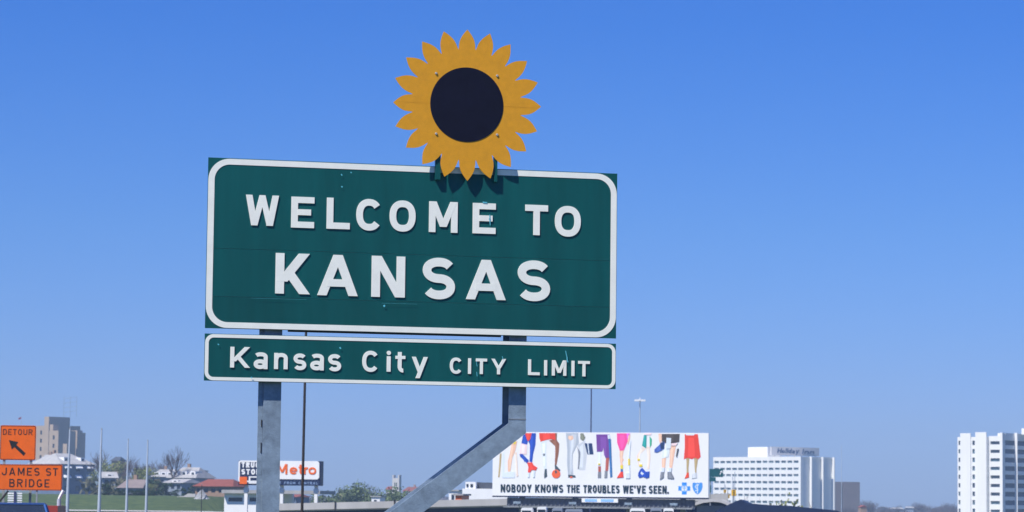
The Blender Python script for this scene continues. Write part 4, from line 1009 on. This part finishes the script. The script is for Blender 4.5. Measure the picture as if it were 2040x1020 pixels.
# roofs and dark shed in the lower right
F = Fr('warehouse_building', 'dark blue roofed shed in front of the white hotel', 'building', 1476, 230, -6, -7)
pk = F.uv(1475, 995); 
pts = [F.uv(1424, 1018, 0), F.uv(1445, 1008), F.uv(1475, 995), F.uv(1492, 1003), F.uv(1530, 1006), F.uv(1570, 1007.5), F.uv(1618, 1012.5), F.uv(1668, 1017), F.uv(1690, 1030)]
base = [(pts[-1][0], pts[0][1]-1.0), (pts[0][0], pts[0][1]-1.0)]
MB().prism(pts+base, 0, 14).obj('roof', M['navy'], F.e)
MB().box(pts[0][0]+.5, pts[-1][0]-.5, .4, 13.5, 0, pts[0][1]-1.05).obj('wall', M['roofdark'], F.e)
F = Fr('canopy', 'curved pale grey canopy beside the lower right corner of the billboard', 'canopy', 1400, 238, -6, -7)
pts = [F.uv(1378, 1006), F.uv(1400, 999), F.uv(1420, 996.5), F.uv(1435, 998), F.uv(1447, 1002), F.uv(1452, 1006)]
q = MB(); q.stroke(pts, .25, 0, 9); q.obj('roof', M['conc'], F.e)
MB().box(pts[0][0]+.4, pts[-1][0]-.4, .5, 8.5, 0, F.uv(1400, 1007)[1]).obj('wall', M['concd'], F.e)
# low sheds and vehicles below the billboard
for k, (pa_, pb_, yt, mtn, lb) in enumerate(((1038, 1060, 1011.5, 'white', 'low white van roof under the left part of the billboard'), (1070, 1088, 1009.5, 'white', 'bright white truck cab under the left part of the billboard'),
        (1100, 1120, 1012, 'greywall', 'pale blue van roof under the middle of the billboard'), (1126, 1160, 1014, 'greywall', 'long grey van roof under the middle of the billboard'), (1255, 1285, 1012.5, 'white', 'pale van roof under the right part of the billboard'),
        (1296, 1318, 1012, 'greywall', 'grey van roof under the right part of the billboard'), (1322, 1342, 1012.5, 'white', 'white van next to the red post under the billboard'))):
    F = Fr('parked_van', lb, 'van', pa_, 150, -3, -7); z = F.uv(pa_, yt)[1]; zg = z-2.3; F.e.location.z = -7+zg
    wv = F.uv(pb_, yt)[0]; 
    F.e.location.z = -7; 
    q = MB(); q.prism(rrect(0, wv, zg+.9, z-0.0, min(.12, wv*.2)), 0, 1.9); q.obj('body', M[mtn], F.e)
    MB().box(wv*.08, wv*.9, -.03, .0, z-.45, z-.14).obj('window', M['glassd'], F.e)
    for s_ in (.2, .8): q = MB(); q.tube((wv*s_, .05, zg+.9), (wv*s_, .3, zg+.9), .33, .33, 10); q.obj('wheel', M['tyre'], F.e)
    MB().box(-.6, wv+.6, -.6, 2.6, zg+.3, zg+.56).obj('loading_deck', M['concd'], F.e)
    MB().box(0, wv, 0, 2.0, 0, zg+.3).obj('deck_base', M['concd'], F.e)

# ------------------------------------------------------------------ detour signs
F = Fr('detour_sign', 'orange square detour sign with a black arrow pointing up left', 'road sign', 35, 96, 4, 0)
def P(px, py): return F.uv(px, py)
x0, z1 = P(1, 847); x1, z0 = P(70.5, 917)
pn = MB().prism(rrect(x0, x1, z0, z1, .06), 0, .02).obj('panel', M['orange'], F.e)
q = MB(); ring(q, rrect(x0+.012, x1-.012, z0+.012, z1-.012, .05), rrect(x0+.030, x1-.030, z0+.030, z1-.030, .04), -.003, 0); q.obj('border', M['black'], F.e)
q = MB(); line(q, 'DETOUR', P(6, 860)[0], P(65, 860)[0], P(35, 866.5)[1], P(35, 855)[1], .027, -.004, 0, .26, .5, .0006); q.obj('lettering', M['black'], F.e)
ar = [(75,410),(155,428),(138,450),(217,522),(200,545),(122,470),(100,490)]
q = MB(); q.prism([P(a/4.25, 780+b/4.25) for a, b in ar], -.006, 0); q.obj('arrow', M['black'], F.e)
for px in (8.5, 62):
    MB().box(P(px, 900)[0]-.04, P(px, 900)[0]+.04, .022, .09, 0, z1-.1).obj('post', M['galv2'], F.e)
F2 = Fr('bridge_sign', 'orange rectangular board reading james st bridge in black letters', 'road sign', 60, 95.6, 4, 0); F = F2
x0, z1 = P(-6, 924.5); x1, z0 = P(123, 977.5)
MB().prism(rrect(x0, x1, z0, z1, .04), 0, .02).obj('panel', M['orange'], F.e)
q = MB(); ring(q, rrect(x0+.012, x1-.012, z0+.012, z1-.012, .04), rrect(x0+.028, x1-.028, z0+.028, z1-.028, .03), -.003, 0); q.obj('border', M['black'], F.e)
q = MB(); line(q, 'JAMES', P(3.5, 940)[0], P(79, 940)[0], P(60, 947.5)[1], P(60, 932)[1], .040, -.004, 0, .30, .55, .0006); q.obj('lettering', M['black'], F.e)
q = MB(); line(q, 'ST', P(91.5, 940)[0], P(115.5, 940)[0], P(100, 948)[1], P(100, 932.5)[1], .040, -.004, 0, .22, .55, .0006); q.obj('lettering', M['black'], F.e)
q = MB(); line(q, 'BRIDGE', P(18.5, 960)[0], P(98.5, 960)[0], P(60, 970.5)[1], P(60, 954.5)[1], .040, -.004, 0, .30, .55, .0006); q.obj('lettering', M['black'], F.e)
MB().box(P(73, 985)[0]-.03, P(73, 985)[0]+.03, .022, .08, 0, z0+.3).obj('post', M['galv2'], F.e)
q = MB(); a = P(16, 978); b = P(-6, 1005); q.tube((a[0], .06, a[1]), (b[0], .06, b[1]), .035, .035, 5); q.obj('strut', M['poledk'], F.e)
F = Fr('slatted_board', 'small pale board of horizontal slats on a blue post under the james st bridge sign', 'barricade', 29, 88, 0, 0)
me = MB().box(P(15.3, 990)[0], P(43.8, 990)[0], 0, .03, -.021, .021).mesh('slat', M['white'])
for k in range(6): link('slat', me, F.e, (0, 0, P(29, 983+k*4.6)[1]))
MB().box(P(27.8, 990)[0], P(32, 990)[0], -.04, -.001, 0, P(29, 979)[1]).obj('post', M['bluepole'], F.e)

# ------------------------------------------------------------------ poles
def pole(name, label, cat, px, ytop, d, r0, r1, mt, lean=0, zb=None, group=None, head=None, base=True):
    x = at(px, horizon(px), d); zb = height(x.x, d) if zb is None else zb
    e = Fr(name, label, cat, px, d, 0, zb, group); zt = at(px, ytop, d).z-zb
    q = MB(); q.tube((0, 0, 0), (lean*zt, 0, zt), r0, r1, 10); q.obj('shaft', mt, e.e, smooth=False)
    MB().box(-r0*2, r0*2, -r0*2, r0*2, 0, .12).obj('base_plate', M['galv2'], e.e)
    if head: head(e.e, lean*zt, zt)
    return e
def cap(e, x, z): MB().tube((x, 0, z), (x, 0, z+.12), .05, .02, 6).obj('finial', M['galv2'], e)
pole('steel_pole', 'tall bare steel pole in front of the blue grey house, leftmost of four', 'pole', 131.5, 855, 170, .20, .045, M['polelt'], .0115, head=cap, group='tall bare steel poles')
pole('steel_pole', 'tall bare steel pole right of the blue grey house, second of four', 'pole', 195.5, 856, 176, .20, .045, M['polelt'], .0095, head=cap, group='tall bare steel poles')
pole('steel_pole', 'thin bare steel pole among the budding trees, third of four', 'pole', 252, 877, 214, .19, .04, M['polelt'], .0025, head=cap, group='tall bare steel poles')
pole('steel_pole', 'thin bare steel pole right of the pinkish roof, rightmost of four', 'pole', 291, 879, 218, .19, .045, M['polelt'], .003, head=cap, group='tall bare steel poles')
pole('lamp_pole', 'dark bronze pole running up behind the sign right of its left post', 'pole', 601.5, 520, 75, .040, .030, M['poledk'], .0055, head=cap)
pole('lamp_pole', 'thin navy pole running up behind the right end of the city limit panel', 'pole', 1175.5, 700, 240, .065, .05, M['bluepole'], .0015, head=cap)
pole('thin_pole', 'thin dark pole before the red tiled roof', 'pole', 401.5, 966, 330, .06, .05, M['poledk'], 0, head=cap)
def mast(e, x, z):
    for k in range(6):
        a = R(60*k); q = MB(); q.box(x+.9*math.cos(a)-.28, x+.9*math.cos(a)+.28, .9*math.sin(a)-.28, .9*math.sin(a)+.28, z-.15, z+.22); q.obj('lamp_head', M['white'], e)
        MB().tube((x, 0, z), (x+.9*math.cos(a), .9*math.sin(a), z), .05, .05, 4).obj('arm', M['white'], e)
    MB().tube((x, 0, z), (x, 0, z+.7), .12, .05, 6).obj('finial', M['white'], e)
pole('high_mast_light', 'tall thin mast with a ring of white lamps above the billboard', 'street light', 1273.5, 798, 620, .22, .12, M['polelt'], 0, head=mast)
pole('thin_pole', 'very thin pale mast between the hotel and the brown block', 'pole', 1676.5, 888, 900, .12, .06, M['polelt'], 0, head=cap)
def flagh(e, x, z):
    q = MB()
    for k in range(6):
        a, b = k*.17, (k+1)*.17; ya, yb = .15*math.sin(k*1.1), .15*math.sin((k+1)*1.1)
        q.add([(x-a, ya, z-k*.08), (x-b, yb, z-(k+1)*.08), (x-b, yb, z-.75-(k+1)*.08), (x-a, ya, z-.65-k*.08), (x-a, ya+.02, z-k*.08), (x-b, yb+.02, z-(k+1)*.08), (x-b, yb+.02, z-.75-(k+1)*.08), (x-a, ya+.02, z-.65-k*.08)],
              [(0,1,2,3), (7,6,5,4)])
    q.obj('flag', M['flag'], e, recalc=False)
pole('flagpole', 'thin flagpole with a tiny red flag above the orange detour sign', 'flagpole', 38.5, 830, 1000, .09, .06, M['polelt'], 0, head=flagh)
def goose(e, x, z):
    q = MB(); q.tube((x, 0, z), (x+.18, 0, z+.35), .06, .08, 6); q.obj('spout', M['white'], e)
pole('utility_post', 'short bluish post with a white bent top left of the first steel pole', 'post', 117.5, 994, 120, .10, .08, M['polelt'], 0, head=goose)
# traffic signals, green traffic sign and lamps right of the billboard
def signal(label, px, y0, y1, d, w, arm=None):
    e = Fr('traffic_signal', label, 'traffic light', px, d, 0, -7, 'yellow traffic signals beside the hotel'); z0 = e.uv(px, y1)[1]; z1 = e.uv(px, y0)[1]
    MB().box(-w, w, -w, w, z0, z1).obj('signal_housing', M['sigy'], e.e)
    for k in range(3):
        z = z1-(z1-z0)*(k+.5)/3; q = MB(); q.tube((0, -w-.03, z), (0, -w, z), w*.35, w*.4, 8); q.obj('lens', M['glassd'], e.e)
    MB().tube((0, w+.06, 0), (0, w+.06, z1+.6), .06, .05, 6).obj('post', M['polelt'], e.e)
signal('small yellow traffic signal, upper left one beside the billboard', 1444, 975.5, 981.5, 300, .13)
signal('small yellow traffic signal, lower middle one beside the billboard', 1450, 985, 992.5, 300, .17)
signal('larger amber traffic signal standing highest right of the billboard', 1461.5, 975.5, 988, 300, .22)
F = Fr('guide_sign', 'dark teal traffic guide sign right beside the billboard edge', 'road sign', 1413, 260, -5, -7)
x0, z1 = P(1413.5, 934); x1, z0 = P(1440.5, 950.5)
MB().box(x0, x1, 0, .06, z0, z1).obj('panel', M['teal'], F.e); MB().box(x0, (x0+x1)/2-.05, .0, .06, P(1413, 959)[1], z0-.02).obj('lower_panel', M['teal'], F.e)
q = MB(); a, b = P(1434, 946), P(1438, 938); q.stroke([a, b], .06, -.01, -.001); q.stroke([P(1435, 940), b, P(1439.5, 941)], .06, -.015, -.001); q.obj('arrow', M['white'], F.e)
MB().box(P(1414, 960)[0], P(1416, 960)[0], .07, .2, 0, z1-.1).obj('post', M['galv2'], F.e)
MB().box(x0+.05, P(1417, 960)[0], 0, .06, P(1413, 980)[1], P(1413, 967)[1]).obj('small_plate', M['teal'], F.e)
for px, yt, lb in ((1464, 940, 'tallest faint grey mast in front of the hotel windows'), (1460, 950, 'middle faint grey mast in front of the hotel windows'), (1445, 968, 'shortest grey mast, nearest the billboard, in front of the hotel')):
    pole('thin_pole', lb, 'pole', px, yt, 320, .05, .04, M['polelt'], -.002, zb=-7, group='faint masts in front of the hotel')
F = Fr('site_container', 'small orange hut at the foot of the trees right of the brown block', 'shed', 1715, 900, 10, -7)
MB().box(F.uv(1715, 1010)[0], F.uv(1727, 1010)[0], 0, 3, 0, F.uv(1720, 1010.5)[1]).obj('wall', M['tanwall'], F.e)
q = MB(); a, b = F.uv(1714, 1010)[0], F.uv(1728, 1010)[0]; z = F.uv(1720, 1010.5)[1]; q.prism([(a, z), (b, z), ((a+b)/2, z+.7)], -.2, 3.2); q.obj('roof', M['tile'], F.e)

# ------------------------------------------------------------------ air
hz = MB().box(-960, 1010, -70, 3560, -9, 76).obj('haze', bpy.data.materials.new('haze_air'))
tag(hz, kind='stuff'); hm = hz.data.materials[0]; hm.use_nodes = True; hn = hm.node_tree; hn.nodes.clear()
pv = hn.nodes.new('ShaderNodeVolumePrincipled'); pv.inputs['Color'].default_value = (.52, .75, 1, 1); pv.inputs['Density'].default_value = .00026
pv.inputs['Anisotropy'].default_value = 0.0
ho = hn.nodes.new('ShaderNodeOutputMaterial'); hn.links.new(pv.outputs[0], ho.inputs['Volume'])
scene.cycles.volume_bounces = 0
